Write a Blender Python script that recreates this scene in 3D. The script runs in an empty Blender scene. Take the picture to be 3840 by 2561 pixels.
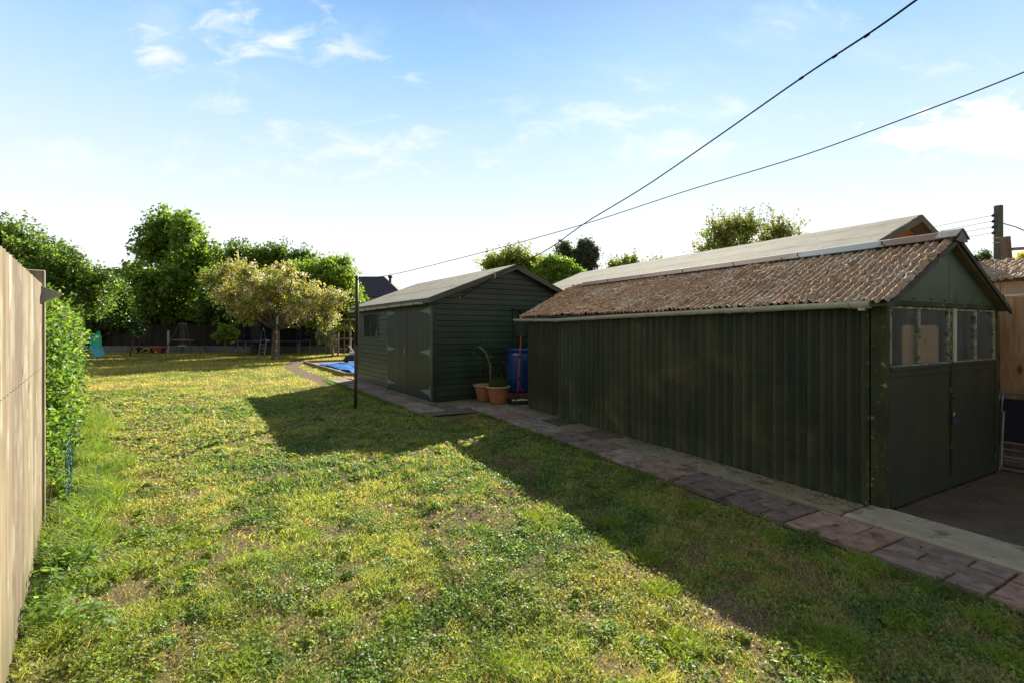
import bpy, math, random
import numpy as np
from mathutils import Vector, Matrix
random.seed(7)
rng = np.random.default_rng(11)
S = bpy.context.scene
COL = S.collection

# ------------------------------------------------------------------ camera
FPX, HOR, CAMH = 1781.0, 1232.0, 1.6          # focal length in photo pixels, horizon row, eye height
cam_d = bpy.data.cameras.new("camera")
cam = bpy.data.objects.new("camera", cam_d); COL.objects.link(cam)
cam.location = (0, 0, CAMH); cam.rotation_euler = (math.radians(90), 0, 0)
cam_d.sensor_width = 36; cam_d.lens = 36 * FPX / 3840
cam_d.shift_y = -(1280.5 - HOR) / 3840
cam_d.clip_end = 2000; cam_d.clip_start = 0.05
S.camera = cam

# ------------------------------------------------------------------ sun, sky, exposure
SX, SY = 0.52, 1.68                            # horizontal run of the sun ray per metre of height
sun_v = Vector((SX, SY, 1)).normalized()
elev = math.asin(sun_v.z); az = math.atan2(SX, SY)
sd = bpy.data.lights.new("sun", 'SUN'); sd.energy = 5.0; sd.angle = math.radians(0.5); sd.color = (1, .93, .80)
so = bpy.data.objects.new("sun", sd); COL.objects.link(so)
so.rotation_euler = (-sun_v).to_track_quat('-Z', 'Y').to_euler()
S.view_settings.view_transform = 'Standard'; S.view_settings.look = 'None'
S.view_settings.gamma = 1; S.view_settings.exposure = 1.3
S.view_settings.use_curve_mapping = False

W = bpy.data.worlds.new("World"); S.world = W; W.use_nodes = True
nt = W.node_tree; nt.nodes.clear()
def N(t, **k):
    n = nt.nodes.new(t)
    for a, b in k.items(): setattr(n, a, b)
    return n
def L(a, b): nt.links.new(a, b)
def M_(op, a, b=None, c=None, clamp=False):
    n = N('ShaderNodeMath', operation=op); n.use_clamp = clamp
    for i, v in enumerate((a, b, c)):
        if v is None: continue
        if isinstance(v, (int, float)): n.inputs[i].default_value = v
        else: L(v, n.inputs[i])
    return n.outputs[0]
def SS(x, a, b):
    n = N('ShaderNodeMapRange', interpolation_type='SMOOTHSTEP')
    L(x, n.inputs[0]); n.inputs[1].default_value = a; n.inputs[2].default_value = b
    return n.outputs[0]
def MIX(f, a, b):
    n = N('ShaderNodeMix', data_type='RGBA')
    if isinstance(f, (int, float)): n.inputs[0].default_value = f
    else: L(f, n.inputs[0])
    for i, v in ((6, a), (7, b)):
        if isinstance(v, tuple): n.inputs[i].default_value = (*v, 1)
        else: L(v, n.inputs[i])
    return n.outputs[2]
tc = N('ShaderNodeTexCoord'); sep = N('ShaderNodeSeparateXYZ'); L(tc.outputs['Generated'], sep.inputs[0])
z = sep.outputs[2]
ramp = N('ShaderNodeValToRGB'); L(z, ramp.inputs[0])
cr = ramp.color_ramp; cr.elements[0].position = 0.0; cr.elements[0].color = (.56, .57, .58, 1)
cr.elements[1].position = 1.0; cr.elements[1].color = (.10, .135, .20, 1)
for p, c in ((.17, (.55, .57, .585)), (.27, (.435, .515, .59)), (.37, (.325, .45, .58)), (.50, (.185, .345, .57)), (.60, (.13, .24, .42)), (.75, (.10, .16, .26))):
    e = cr.elements.new(p); e.color = (*c, 1)
yy = M_('MAXIMUM', sep.outputs[1], 0.05)
u_ = M_('DIVIDE', sep.outputs[0], yy); w_ = M_('DIVIDE', z, yy)
cmb = N('ShaderNodeCombineXYZ'); L(u_, cmb.inputs[0]); L(M_('MULTIPLY', w_, 2.2), cmb.inputs[1])
def noise(vec, sc, det=6, rough=.55, dist=0.0):
    n = N('ShaderNodeTexNoise'); L(vec, n.inputs['Vector']); n.inputs['Scale'].default_value = sc
    n.inputs['Detail'].default_value = det; n.inputs['Roughness'].default_value = rough; n.inputs['Distortion'].default_value = dist
    return n.outputs[0]
nz = noise(cmb.outputs[0], 9.0, 9, .62, .5)
nzs = M_('MULTIPLY', M_('SUBTRACT', nz, .5), 3.9)
wisp = SS(noise(cmb.outputs[0], 2.3, 9, .62, .6), .50, .80)
front = M_('MULTIPLY', SS(sep.outputs[1], .1, .3), 1.0)
cl = None
for (px, py, rx, ry, op) in ((590, 200, 150, 115, .95), (985, 150, 290, 140, 1.0), (1250, 180, 190, 85, .8), (1540, 290, 75, 42, .8),
                             (3600, 505, 300, 85, 1.0), (3790, 460, 220, 100, 1.0), (200, 570, 200, 70, .7), (1350, 560, 620, 120, .8), (2200, 430, 420, 90, .6), (300, 600, 420, 60, .7), (2500, 560, 500, 90, .6), (880, 385, 160, 55, .6), (2380, 300, 260, 65, .45), (2950, 60, 280, 70, .45), (2750, 420, 340, 90, .5), (3520, 260, 260, 45, .5)):
    du = M_('DIVIDE', M_('SUBTRACT', u_, (px - 1920) / FPX), rx / FPX)
    dw = M_('DIVIDE', M_('SUBTRACT', w_, (HOR - py) / FPX), ry / FPX)
    d = M_('SQRT', M_('ADD', M_('MULTIPLY', du, du), M_('MULTIPLY', dw, dw)))
    v = M_('ADD', M_('MULTIPLY', M_('SUBTRACT', 1.0, d), .8), nzs)
    m = M_('MULTIPLY', M_('MULTIPLY', SS(v, *((.0, 1.5) if op < 1 or px < 3000 else (-.15, .35))), op), SS(d, 1.9, 1.1))
    cl = m if cl is None else M_('MAXIMUM', cl, m)
cl = M_('MULTIPLY', cl, front)
cl = M_('MAXIMUM', cl, M_('MULTIPLY', wisp, .30))
skycol = MIX(cl, ramp.outputs[0], (.575, .58, .585))
back = SS(sep.outputs[1], .15, -.35)                 # grey added to the unseen sky behind the camera to warm and dim the shade
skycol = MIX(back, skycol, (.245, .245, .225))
nish = N('ShaderNodeTexSky', sky_type='NISHITA'); nish.sun_disc = False
nish.sun_elevation = elev; nish.sun_rotation = az; nish.altitude = 0; nish.dust_density = .4; nish.air_density = 1.0
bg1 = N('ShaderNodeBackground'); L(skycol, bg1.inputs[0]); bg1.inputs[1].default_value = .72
bg2 = N('ShaderNodeBackground'); L(nish.outputs[0], bg2.inputs[0]); bg2.inputs[1].default_value = .006
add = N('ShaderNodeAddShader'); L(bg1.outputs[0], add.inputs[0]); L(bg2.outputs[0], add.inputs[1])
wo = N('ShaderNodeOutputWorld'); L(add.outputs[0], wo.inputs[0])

# ------------------------------------------------------------------ helpers
def G(px, py): Y = CAMH * FPX / (py - HOR); return ((px - 1920) / FPX * Y, Y)
def at(px, py, Y): return ((px - 1920) / FPX * Y, Y, CAMH - (py - HOR) / FPX * Y)

def hash2(ix, iy, seed):
    h = (ix.astype(np.int64) * 374761393 + iy.astype(np.int64) * 668265263 + seed * 1442695041) & 0xFFFFFFFF
    h = ((h ^ (h >> 13)) * 1274126177) & 0xFFFFFFFF
    h = (h ^ (h >> 16)) & 0xFFFFFFFF
    return h / 4294967295.0
def vnoise(x, y, scale=1.0, seed=0):
    x = np.asarray(x) / scale; y = np.asarray(y) / scale
    ix = np.floor(x); iy = np.floor(y); fx = x - ix; fy = y - iy
    fx = fx * fx * (3 - 2 * fx); fy = fy * fy * (3 - 2 * fy)
    a = hash2(ix, iy, seed); b = hash2(ix + 1, iy, seed); c = hash2(ix, iy + 1, seed); d = hash2(ix + 1, iy + 1, seed)
    return (a * (1 - fx) + b * fx) * (1 - fy) + (c * (1 - fx) + d * fx) * fy
def fbm(x, y, scale=1.0, seed=0, oct=4, g=.5):
    s = 0; a = 1; t = 0
    for o in range(oct):
        s = s + a * vnoise(x, y, scale / (2 ** o), seed + o * 17); t += a; a *= g
    return s / t

def props(o, label=None, cat=None, group=None, kind=None):
    if label: o['label'] = label
    if cat: o['category'] = cat
    if group: o['group'] = group
    if kind: o['kind'] = kind
    return o
def thing(name, label, cat, loc=(0, 0, 0), rz=0, group=None):
    o = bpy.data.objects.new(name, None); COL.objects.link(o); o.empty_display_size = .2
    o.location = loc; o.rotation_euler = (0, 0, rz)
    return props(o, label, cat, group)
def np_mesh(name, V, F, mat, parent=None, col=None, smooth=False, attr='Col'):
    """V (N,3); F (M,k) constant k"""
    V = np.asarray(V, dtype=np.float32); F = np.asarray(F, dtype=np.int32)
    me = bpy.data.meshes.new(name); k = F.shape[1]
    me.vertices.add(len(V)); me.vertices.foreach_set('co', V.ravel())
    me.loops.add(F.size); me.loops.foreach_set('vertex_index', F.ravel())
    me.polygons.add(len(F)); me.polygons.foreach_set('loop_start', np.arange(0, F.size, k, dtype=np.int32))
    if smooth: me.polygons.foreach_set('use_smooth', np.ones(len(F), dtype=bool))
    me.update(calc_edges=True)
    if col is not None:
        a = me.color_attributes.new(attr, 'FLOAT_COLOR', 'POINT')
        c = np.ones((len(V), 4), dtype=np.float32); c[:, :3] = col
        a.data.foreach_set('color', c.ravel())
    if mat: me.materials.append(mat)
    o = bpy.data.objects.new(name, me); COL.objects.link(o)
    if parent: o.parent = parent
    return o

class MB:
    def __init__(s): s.v = []; s.f = []; s.c = []; s.cur = (1, 1, 1)
    def add(s, vs, fs):
        b = len(s.v); s.v += [tuple(p) for p in vs]; s.c += [s.cur] * len(vs)
        s.f += [tuple(b + i for i in f) for f in fs]; return s
    def box(s, x0, x1, y0, y1, z0, z1, M=None):
        vs = [(x0, y0, z0), (x1, y0, z0), (x1, y1, z0), (x0, y1, z0), (x0, y0, z1), (x1, y0, z1), (x1, y1, z1), (x0, y1, z1)]
        if M: vs = [tuple(M @ Vector(p)) for p in vs]
        return s.add(vs, [(0, 3, 2, 1), (4, 5, 6, 7), (0, 1, 5, 4), (1, 2, 6, 5), (2, 3, 7, 6), (3, 0, 4, 7)])
    def prism(s, poly, y0, y1, axis='y'):
        """poly of (a,b); extruded along axis"""
        n = len(poly)
        def P(a, b, t): return {'y': (a, t, b), 'x': (t, a, b), 'z': (a, b, t)}[axis]
        vs = [P(a, b, y0) for a, b in poly] + [P(a, b, y1) for a, b in poly]
        fs = [tuple(range(n))[::-1], tuple(range(n, 2 * n))] + [(i, (i + 1) % n, n + (i + 1) % n, n + i) for i in range(n)]
        return s.add(vs, fs)
    def bar(s, a, b, w, h=None):
        h = h or w; a = Vector(a); b = Vector(b); d = b - a; l = d.length
        q = d.to_track_quat('Z', 'Y').to_matrix().to_4x4()
        return s.box(-w / 2, w / 2, -h / 2, h / 2, 0, l, Matrix.Translation(a) @ q)
    def tube(s, pts, r, n=8, cap=True):
        pts = [Vector(p) for p in pts]; rs = r if isinstance(r, (list, tuple)) else [r] * len(pts)
        vs = []; fs = []; up = None
        for i, p in enumerate(pts):
            t = (pts[min(i + 1, len(pts) - 1)] - pts[max(i - 1, 0)])
            t = t.normalized() if t.length > 1e-9 else Vector((0, 0, 1))
            if up is None:
                up = Vector((1, 0, 0)) if abs(t.x) < .8 else Vector((0, 1, 0))
            a = (up - t * up.dot(t)).normalized(); bb = t.cross(a); up = a
            for k in range(n):
                an = 2 * math.pi * k / n
                vs.append(p + (a * math.cos(an) + bb * math.sin(an)) * rs[i])
        for i in range(len(pts) - 1):
            for k in range(n):
                k2 = (k + 1) % n
                fs.append((i * n + k, i * n + k2, (i + 1) * n + k2, (i + 1) * n + k))
        if cap:
            fs.append(tuple(range(n))[::-1]); fs.append(tuple((len(pts) - 1) * n + k for k in range(n)))
        return s.add(vs, fs)
    def lathe(s, prof, n=24, c=(0, 0, 0), closed=True):
        vs = []; fs = []
        for r, zz in prof:
            for k in range(n):
                a = 2 * math.pi * k / n; vs.append((c[0] + r * math.cos(a), c[1] + r * math.sin(a), c[2] + zz))
        for i in range(len(prof) - 1):
            for k in range(n):
                k2 = (k + 1) % n; fs.append((i * n + k, i * n + k2, (i + 1) * n + k2, (i + 1) * n + k))
        if closed:
            fs.append(tuple(range(n))[::-1]); fs.append(tuple((len(prof) - 1) * n + k for k in range(n)))
        return s.add(vs, fs)
    def build(s, name, mat, parent=None, bevel=0, smooth=False):
        me = bpy.data.meshes.new(name); me.from_pydata(s.v, [], s.f)
        a = me.color_attributes.new('Col', 'FLOAT_COLOR', 'POINT')
        c = np.ones((len(s.v), 4), dtype=np.float32); c[:, :3] = np.array(s.c, dtype=np.float32)
        a.data.foreach_set('color', c.ravel())
        me.materials.append(mat)
        if smooth: me.polygons.foreach_set('use_smooth', [True] * len(me.polygons))
        me.update(); o = bpy.data.objects.new(name, me); COL.objects.link(o)
        if parent: o.parent = parent
        if bevel:
            b = o.modifiers.new('bevel', 'BEVEL'); b.width = bevel; b.segments = 2; b.limit_method = 'ANGLE'
        return o

def new_mat(name):
    m = bpy.data.materials.new(name); m.use_nodes = True
    m.node_tree.nodes.clear(); return m
class NT:
    """node shorthand on one material"""
    def __init__(s, m): s.m = m; s.t = m.node_tree
    def n(s, t, **k):
        x = s.t.nodes.new(t)
        for a, b in k.items(): setattr(x, a, b)
        return x
    def l(s, a, b): s.t.links.new(a, b)
    def noise(s, vec, sc, det=4, rough=.55, dist=0):
        n = s.n('ShaderNodeTexNoise'); s.l(vec, n.inputs['Vector']); n.inputs['Scale'].default_value = sc
        n.inputs['Detail'].default_value = det; n.inputs['Roughness'].default_value = rough; n.inputs['Distortion'].default_value = dist
        return n.outputs[0]
    def ss(s, x, a, b):
        n = s.n('ShaderNodeMapRange', interpolation_type='SMOOTHSTEP'); s.l(x, n.inputs[0])
        n.inputs[1].default_value = a; n.inputs[2].default_value = b; return n.outputs[0]
    def mix(s, f, a, b, mode='MIX'):
        n = s.n('ShaderNodeMix', data_type='RGBA', blend_type=mode)
        if isinstance(f, (int, float)): n.inputs[0].default_value = f
        else: s.l(f, n.inputs[0])
        for i, v in ((6, a), (7, b)):
            if isinstance(v, tuple): n.inputs[i].default_value = (*v, 1)
            else: s.l(v, n.inputs[i])
        return n.outputs[2]
    def math(s, op, a, b=None):
        n = s.n('ShaderNodeMath', operation=op)
        for i, v in enumerate((a, b)):
            if v is None: continue
            if isinstance(v, (int, float)): n.inputs[i].default_value = v
            else: s.l(v, n.inputs[i])
        return n.outputs[0]
    def coords(s, scale=(1, 1, 1)):
        t = s.n('ShaderNodeTexCoord'); m = s.n('ShaderNodeMapping'); m.inputs['Scale'].default_value = scale
        s.l(t.outputs['Object'], m.inputs[0]); return m.outputs[0]
    def out(s, color, rough=.7, bump=None, bs=.3, bd=.01, metal=0, spec=.5, rsock=None):
        p = s.n('ShaderNodeBsdfPrincipled')
        if isinstance(color, tuple): p.inputs['Base Color'].default_value = (*color, 1)
        else: s.l(color, p.inputs['Base Color'])
        if rsock is not None: s.l(rsock, p.inputs['Roughness'])
        else: p.inputs['Roughness'].default_value = rough
        p.inputs['Metallic'].default_value = metal; p.inputs['Specular IOR Level'].default_value = spec
        if bump is not None:
            b = s.n('ShaderNodeBump'); b.inputs['Strength'].default_value = bs; b.inputs['Distance'].default_value = bd
            s.l(bump, b.inputs['Height']); s.l(b.outputs[0], p.inputs['Normal'])
        o = s.n('ShaderNodeOutputMaterial'); s.l(p.outputs[0], o.inputs[0]); return p
def pm(name, c1, c2, sc=5, rough=.7, stretch=(1, 1, 1), bump=.3, bd=.005, fine=40, attr=False, metal=0, spec=.4, c3=None, sc3=2.0, t3=(.55, .7)):
    m = new_mat(name); k = NT(m); v = k.coords(stretch)
    a = k.noise(v, sc, 5, .6); col = k.mix(k.ss(a, .3, .7), c1, c2)
    f = k.noise(v, fine, 4, .6)
    col = k.mix(k.ss(f, .2, .8), k.mix(1.0, col, (.78, .78, .78), 'MULTIPLY'), col)
    if c3: col = k.mix(k.ss(k.noise(k.coords(), sc3, 6, .65, .5), *t3), col, c3)
    if attr:
        at_ = k.n('ShaderNodeAttribute'); at_.attribute_name = 'Col'
        col = k.mix(1.0, col, at_.outputs['Color'], 'MULTIPLY')
    k.out(col, rough, f, bump, bd, metal, spec)
    return m
def leaf_mat(name, gloss=.45, trans=.45, gain=1.3, yel=(1.0, 1.0, .55), spec=.4):
    m = new_mat(name); k = NT(m)
    at_ = k.n('ShaderNodeAttribute'); at_.attribute_name = 'Col'; c = at_.outputs['Color']
    p = k.n('ShaderNodeBsdfPrincipled'); k.l(c, p.inputs['Base Color']); p.inputs['Roughness'].default_value = gloss
    p.inputs['Specular IOR Level'].default_value = spec
    t = k.n('ShaderNodeBsdfTranslucent'); k.l(k.mix(1.0, c, tuple(gain * q for q in yel), 'MULTIPLY'), t.inputs[0])
    x = k.n('ShaderNodeMixShader'); x.inputs[0].default_value = trans
    k.l(p.outputs[0], x.inputs[1]); k.l(t.outputs[0], x.inputs[2])
    o = k.n('ShaderNodeOutputMaterial'); k.l(x.outputs[0], o.inputs[0]); return m

# ------------------------------------------------------------------ frames of the three buildings
GO = (3.22, 4.12); GR = math.atan2(.477, .879)       # garage: local x across the front, local y to the back
SO = (-1.67, 10.07); SR = math.atan2(.56, .83)       # shed
def loc_of(x, y, O, R):
    dx = x - O[0]; dy = y - O[1]; c = math.cos(R); s = math.sin(R)
    return dx * c + dy * s, -dx * s + dy * c
def w_of(lx, ly, O, R):
    c = math.cos(R); s = math.sin(R); return O[0] + lx * c - ly * s, O[1] + lx * s + ly * c
FD = Vector((-.665, .747)).normalized()              # left boundary direction
F0 = Vector((-3.74, 3.72))                           # fence post base
FR = math.atan2(FD.y, FD.x)
def fence_side(x, y):                                # >0 on the garden side of the left boundary
    return (x - F0.x) * FD.y - (y - F0.y) * FD.x

# ------------------------------------------------------------------ materials
m_soil = None
m_leaf = leaf_mat('leaf', .45, .43, 1.8, spec=.40)
m_leaf_gloss = leaf_mat('leaf_glossy', .48, .42, 2.3, spec=.30)
m_blossom = leaf_mat('blossom_leaf', .6, .48, 1.45, (1, .97, .7), .25)
m_grass = leaf_mat('grass_blade', .55, .42, 2.3, (1, 1, .5), .25)
m_bark = pm('bark', (.11, .085, .06), (.20, .155, .115), 12, .9, (1, 1, .25), .8, .02, 60)
m_bark_pale = pm('bark_pale', (.20, .17, .13), (.30, .26, .20), 12, .9, (1, 1, .25), .6, .01, 60)
m_twig = pm('twig', (.06, .05, .03), (.10, .08, .05), 20, .9)

def lawn_color(x, y):
    """true colour of the turf, from large and small patches"""
    a = fbm(x, y, 1.6, 3); b = fbm(x, y, .45, 9); c = fbm(x, y, .16, 21, 3); e = fbm(x + 90, y, 4.0, 33, 3)
    g1 = np.array([.090, .160, .034]); g2 = np.array([.245, .285, .060]); yl = np.array([.44, .375, .125]); st = np.array([.40, .31, .17])
    t1 = np.clip((b - .42) / .2, 0, 1)[:, None]
    base = g1 * (1 - t1) + g2 * t1
    dry = np.clip((a * .45 + c * .35 + e * .2 - .47) / .13, 0, 1)
    dry = np.clip(dry + np.clip((y - 9) / 30, 0, .35), 0, 1)[:, None]
    base = base * (1 - dry * .8) + yl * dry * .8
    s = np.clip((fbm(x, y + 50, .7, 71) * .6 + c * .4 - .56) / .08, 0, 1)[:, None]
    base = base * (1 - s * .75) + st * s * .75
    return base
def bare(x, y):
    """bare soil strength: scattered scuffs, the worn strip beside the path, the worn trail"""
    n = fbm(x + 7, y - 3, .55, 50, 4); lx, ly = loc_np(x, y, GO, GR)
    strip = np.exp(-((lx + 2.15) / .35) ** 2) * (ly < 2.6) * (ly > -3.2)
    return np.clip((n + .10 * strip - .68) / .09, 0, .85)
def loc_np(x, y, O, R):
    dx = x - O[0]; dy = y - O[1]; c = math.cos(R); s = math.sin(R); return dx * c + dy * s, -dx * s + dy * c
TR = [G(1245, 1440), G(1180, 1415), G(1120, 1393), G(1095, 1380), G(1100, 1364), G(1118, 1347)]
def trail_d(x, y):
    d = np.full(np.shape(x), 9.0)
    for (ax, ay), (bx, by) in zip(TR[:-1], TR[1:]):
        vx, vy = bx - ax, by - ay; t = np.clip(((x - ax) * vx + (y - ay) * vy) / (vx * vx + vy * vy), 0, 1)
        d = np.minimum(d, np.hypot(x - ax - t * vx, y - ay - t * vy))
    return d
def hgt(x, y):
    near = np.clip(1 - (np.hypot(x, y) - 14) / 12, 0, 1)
    lx, ly = loc_np(x, y, GO, GR); sx_, sy_ = loc_np(x, y, SO, SR)
    off = np.clip(np.minimum(np.maximum(-1.0 - lx, -.0), np.hypot(np.minimum(lx + 1, 0), np.minimum(sx_ + .75, 0))) / .5, 0, 1)
    return ((fbm(x, y, .5, 5, 3) - .5) * .07 + (fbm(x, y, .17, 15, 2) - .5) * .028 + (fbm(x, y, 3.0, 8, 2) - .5) * .06) * near * off - .012

# ------------------------------------------------------------------ ground
def grid(xs, ys):
    X, Y = np.meshgrid(xs, ys); nx = len(xs); ny = len(ys)
    i = np.arange(nx * ny).reshape(ny, nx)
    F = np.stack([i[:-1, :-1].ravel(), i[:-1, 1:].ravel(), i[1:, 1:].ravel(), i[1:, :-1].ravel()], 1)
    return X.ravel(), Y.ravel(), F
k_ = np.linspace(-1, 1, 421)
xs = np.sign(k_) * (np.abs(k_) * 9 + np.abs(k_) ** 4 * 20); xs = np.concatenate([[-600, -200, -80], xs, [80, 200, 600]])
q = np.linspace(0, 1, 440); ys = np.concatenate([[-300, -60, -15, -4], -1 + q * 14 + q ** 3 * 27, [60, 120, 300, 900]])
X, Y, F = grid(xs, ys)
C = lawn_color(X, Y) * np.array([.80, .72, .75])
bs = np.maximum(bare(X, Y), np.clip((.42 - trail_d(X, Y)) / .2, 0, 1))[:, None]
C = C * (1 - bs) + np.array([.23, .17, .12]) * bs
tn = (np.clip((.47 - fbm(X + 11, Y + 4, .26, 203, 3)) / .07, 0, 1) * .75)[:, None]; C = C * (1 - tn) + np.array([.21, .155, .09]) * tn
lx, ly = loc_np(X, Y, GO, GR)
C[(lx > -.2) & (lx < 5)] = (.10, .085, .07)
mg = new_mat('turf'); k = NT(mg); a_ = k.n('ShaderNodeAttribute'); a_.attribute_name = 'Col'
v = k.coords(); f1 = k.noise(v, 55, 5, .7); f2 = k.noise(v, 9, 4, .6)
c = k.mix(k.ss(f1, .3, .7), k.mix(1.0, a_.outputs['Color'], (.42, .42, .40), 'MULTIPLY'), k.mix(1.0, a_.outputs['Color'], (1.15, 1.15, 1.0), 'MULTIPLY'))
k.out(c, .95, f1, .9, .03, spec=.1)
props(np_mesh('ground', np.stack([X, Y, hgt(X, Y)], 1), F, mg, None, C, True), kind='structure')

# ------------------------------------------------------------------ grass (stuff)
def thin(x, y):
    """small worn gaps between the grass clumps"""
    return np.clip((.47 - fbm(x + 11, y + 4, .26, 203, 3)) / .07, 0, 1)
def in_garden(x, y):
    lx, ly = loc_np(x, y, GO, GR); sx_, sy_ = loc_np(x, y, SO, SR)
    ok = (lx < -1.0 + .05 * np.sin(ly * 5) + .04 * np.sin(ly * 13)) | (ly > 7.2)
    ok &= ~((sx_ > -.70 + .04 * np.sin(sy_ * 6)) & (sx_ < 4.6) & (sy_ > -1.0) & (sy_ < 6.0))
    ok &= ~((sx_ > -.6) & (sy_ < 0) & (ly > 5.3) )
    ok &= (fence_side(x, y) > .06)
    ok &= y < 32.0
    gx, gy = loc_np(x, y, TP, TA)
    ok &= ~((gx > 0) & (gx < 4.6) & (gy > -.1) & (gy < 7.4))
    return ok
TP = G(1300, 1410); TA = SR                            # covered pit corner frame
def sample(n, y0, y1, pw, half=1.22, pad=.8):
    """positions with density falling with depth"""
    u = rng.random(n)
    if abs(pw - 2) < 1e-6: y = y0 * (y1 / y0) ** u
    else:
        e = 2 - pw; y = (y0 ** e + u * (y1 ** e - y0 ** e)) ** (1 / e)
    x = (rng.random(n) * 2 - 1) * (half * y + pad)
    ok = in_garden(x, y); return x[ok], y[ok]
def blades(x, y, h, w, lean, col, seg2=True):
    n = len(x); a = rng.random(n) * 2 * np.pi; b = rng.random(n) * 2 * np.pi
    wx = np.cos(a) * w / 2; wy = np.sin(a) * w / 2
    lx_ = np.cos(b) * lean * h; ly_ = np.sin(b) * lean * h; z0 = hgt(x, y) - .004
    P = lambda X_, Y_, Z_: np.stack([X_, Y_, Z_], 1)
    if seg2:
        V = np.stack([P(x - wx, y - wy, z0), P(x + wx, y + wy, z0),
                      P(x + lx_ * .35 - wx * .8, y + ly_ * .35 - wy * .8, z0 + h * .62), P(x + lx_ * .35 + wx * .8, y + ly_ * .35 + wy * .8, z0 + h * .62),
                      P(x + lx_, y + ly_, z0 + h)], 1).reshape(-1, 3)
        i = np.arange(n)[:, None] * 5
        Fq = np.concatenate([i + np.array([0, 1, 3]), i + np.array([0, 3, 2]), i + np.array([2, 3, 4])], 0)
        return V, Fq, np.repeat(col, 5, 0)
    V = np.stack([P(x - wx, y - wy, z0), P(x + wx, y + wy, z0), P(x + lx_, y + ly_, z0 + h)], 1).reshape(-1, 3)
    i = np.arange(n)[:, None] * 3
    return V, i + np.array([0, 1, 2]), np.repeat(col, 3, 0)
def merge(parts):
    V = []; F = []; C = []; b = 0
    for v, f, c in parts: V.append(v); F.append(f + b); C.append(c); b += len(v)
    return np.concatenate(V), np.concatenate(F), np.concatenate(C)
def tint(c, amt=.25, warm=.15):
    n = len(c); g = 1 + (rng.random(n) - .5) * 2 * amt; t = (rng.random(n) - .5) * 2 * warm
    o = c * g[:, None]; o[:, 0] *= 1 + t; o[:, 2] *= 1 - t; return np.clip(o, .005, .8)
def quads(P, Nn, size, col, asp=1.5):
    """leaf-shaped folded quads at P, normal Nn"""
    n = len(P); Nn = Nn / np.linalg.norm(Nn, axis=1, keepdims=True)
    r = rng.normal(size=(n, 3)); T = np.cross(Nn, r); T /= np.linalg.norm(T, axis=1, keepdims=True) + 1e-9
    B = np.cross(Nn, T); s = size[:, None]
    V = np.stack([P - T * s * .5 * asp, P + B * s * .42 + Nn * s * .13 , P + T * s * .5 * asp, P - B * s * .42 + Nn * s * .13], 1).reshape(-1, 3)
    i = np.arange(n)[:, None] * 4
    return V, np.concatenate([i + np.array([0, 1, 2]), i + np.array([0, 2, 3])], 0), np.repeat(col, 4, 0)
DENS = 1.0
parts = []
# short turf blades
x, y = sample(int(560000 * DENS), 1.2, 12, 1.45)
b = np.maximum(bare(x, y), .8 * thin(x, y)); keep = rng.random(len(x)) > b * .9; x = x[keep]; y = y[keep]
clump = fbm(x, y, .30, 77, 3); tuft = np.clip((clump - .52) / .12, 0, 1)
h = (.010 + .020 * rng.random(len(x))) * (1 + 1.3 * tuft); c = lawn_color(x, y)
c = c * (1 - .25 * tuft[:, None]) + np.array([.13, .22, .04]) * .35 * tuft[:, None]
strawy = rng.random(len(x)) < .22; c[strawy] = np.array([.42, .35, .18])
sc = np.clip(y / 3.2, .8, 3.2)
parts.append(blades(x, y, h, .0045 * sc, .9, tint(c)))
# far turf
x, y = sample(int(230000 * DENS), 11.5, 33, 1.4, 1.2)
c = lawn_color(x, y); h = .035 + .045 * rng.random(len(x))
keep = trail_d(x, y) > .3; x = x[keep]; y = y[keep]; c = c[keep]; h = h[keep]
parts.append(blades(x, y, h, .022 * np.clip(y / 18, .7, 1.6), .9, tint(c), False))
V, F, C = merge(parts)
props(np_mesh('grass', V, F, m_grass, None, C), 'short patchy lawn grass with dry yellow patches', 'grass', kind='stuff')
# clover and small weeds lying in the turf
x, y = sample(int(480000 * DENS), 1.3, 12, 1.6)
cl_ = fbm(x + 31, y, .8, 91, 4); keep = (rng.random(len(x)) < np.clip((cl_ - .34) / .2, .30, 1)) & (rng.random(len(x)) > np.maximum(bare(x, y), .75 * thin(x, y)) * .95); x = x[keep]; y = y[keep]
n = len(x); P = np.stack([x, y, hgt(x, y) + .006 + .024 * rng.random(n)], 1); Nn = rng.normal(size=(n, 3)) * .75; Nn[:, 2] = 1
c = lawn_color(x, y) * .35 + np.array([.12, .18, .06]) * .65
Vq, Fq, Cq = quads(P, Nn, (.008 + .014 * rng.random(n) ** 1.5) * np.clip(y / 3.2, 1.0, 2.6), tint(c, .50, .25), 1.15)
props(np_mesh('clover', Vq, Fq, m_leaf_gloss, None, Cq), 'clover and small weeds spread through the lawn', 'weeds', kind='stuff')
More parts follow.
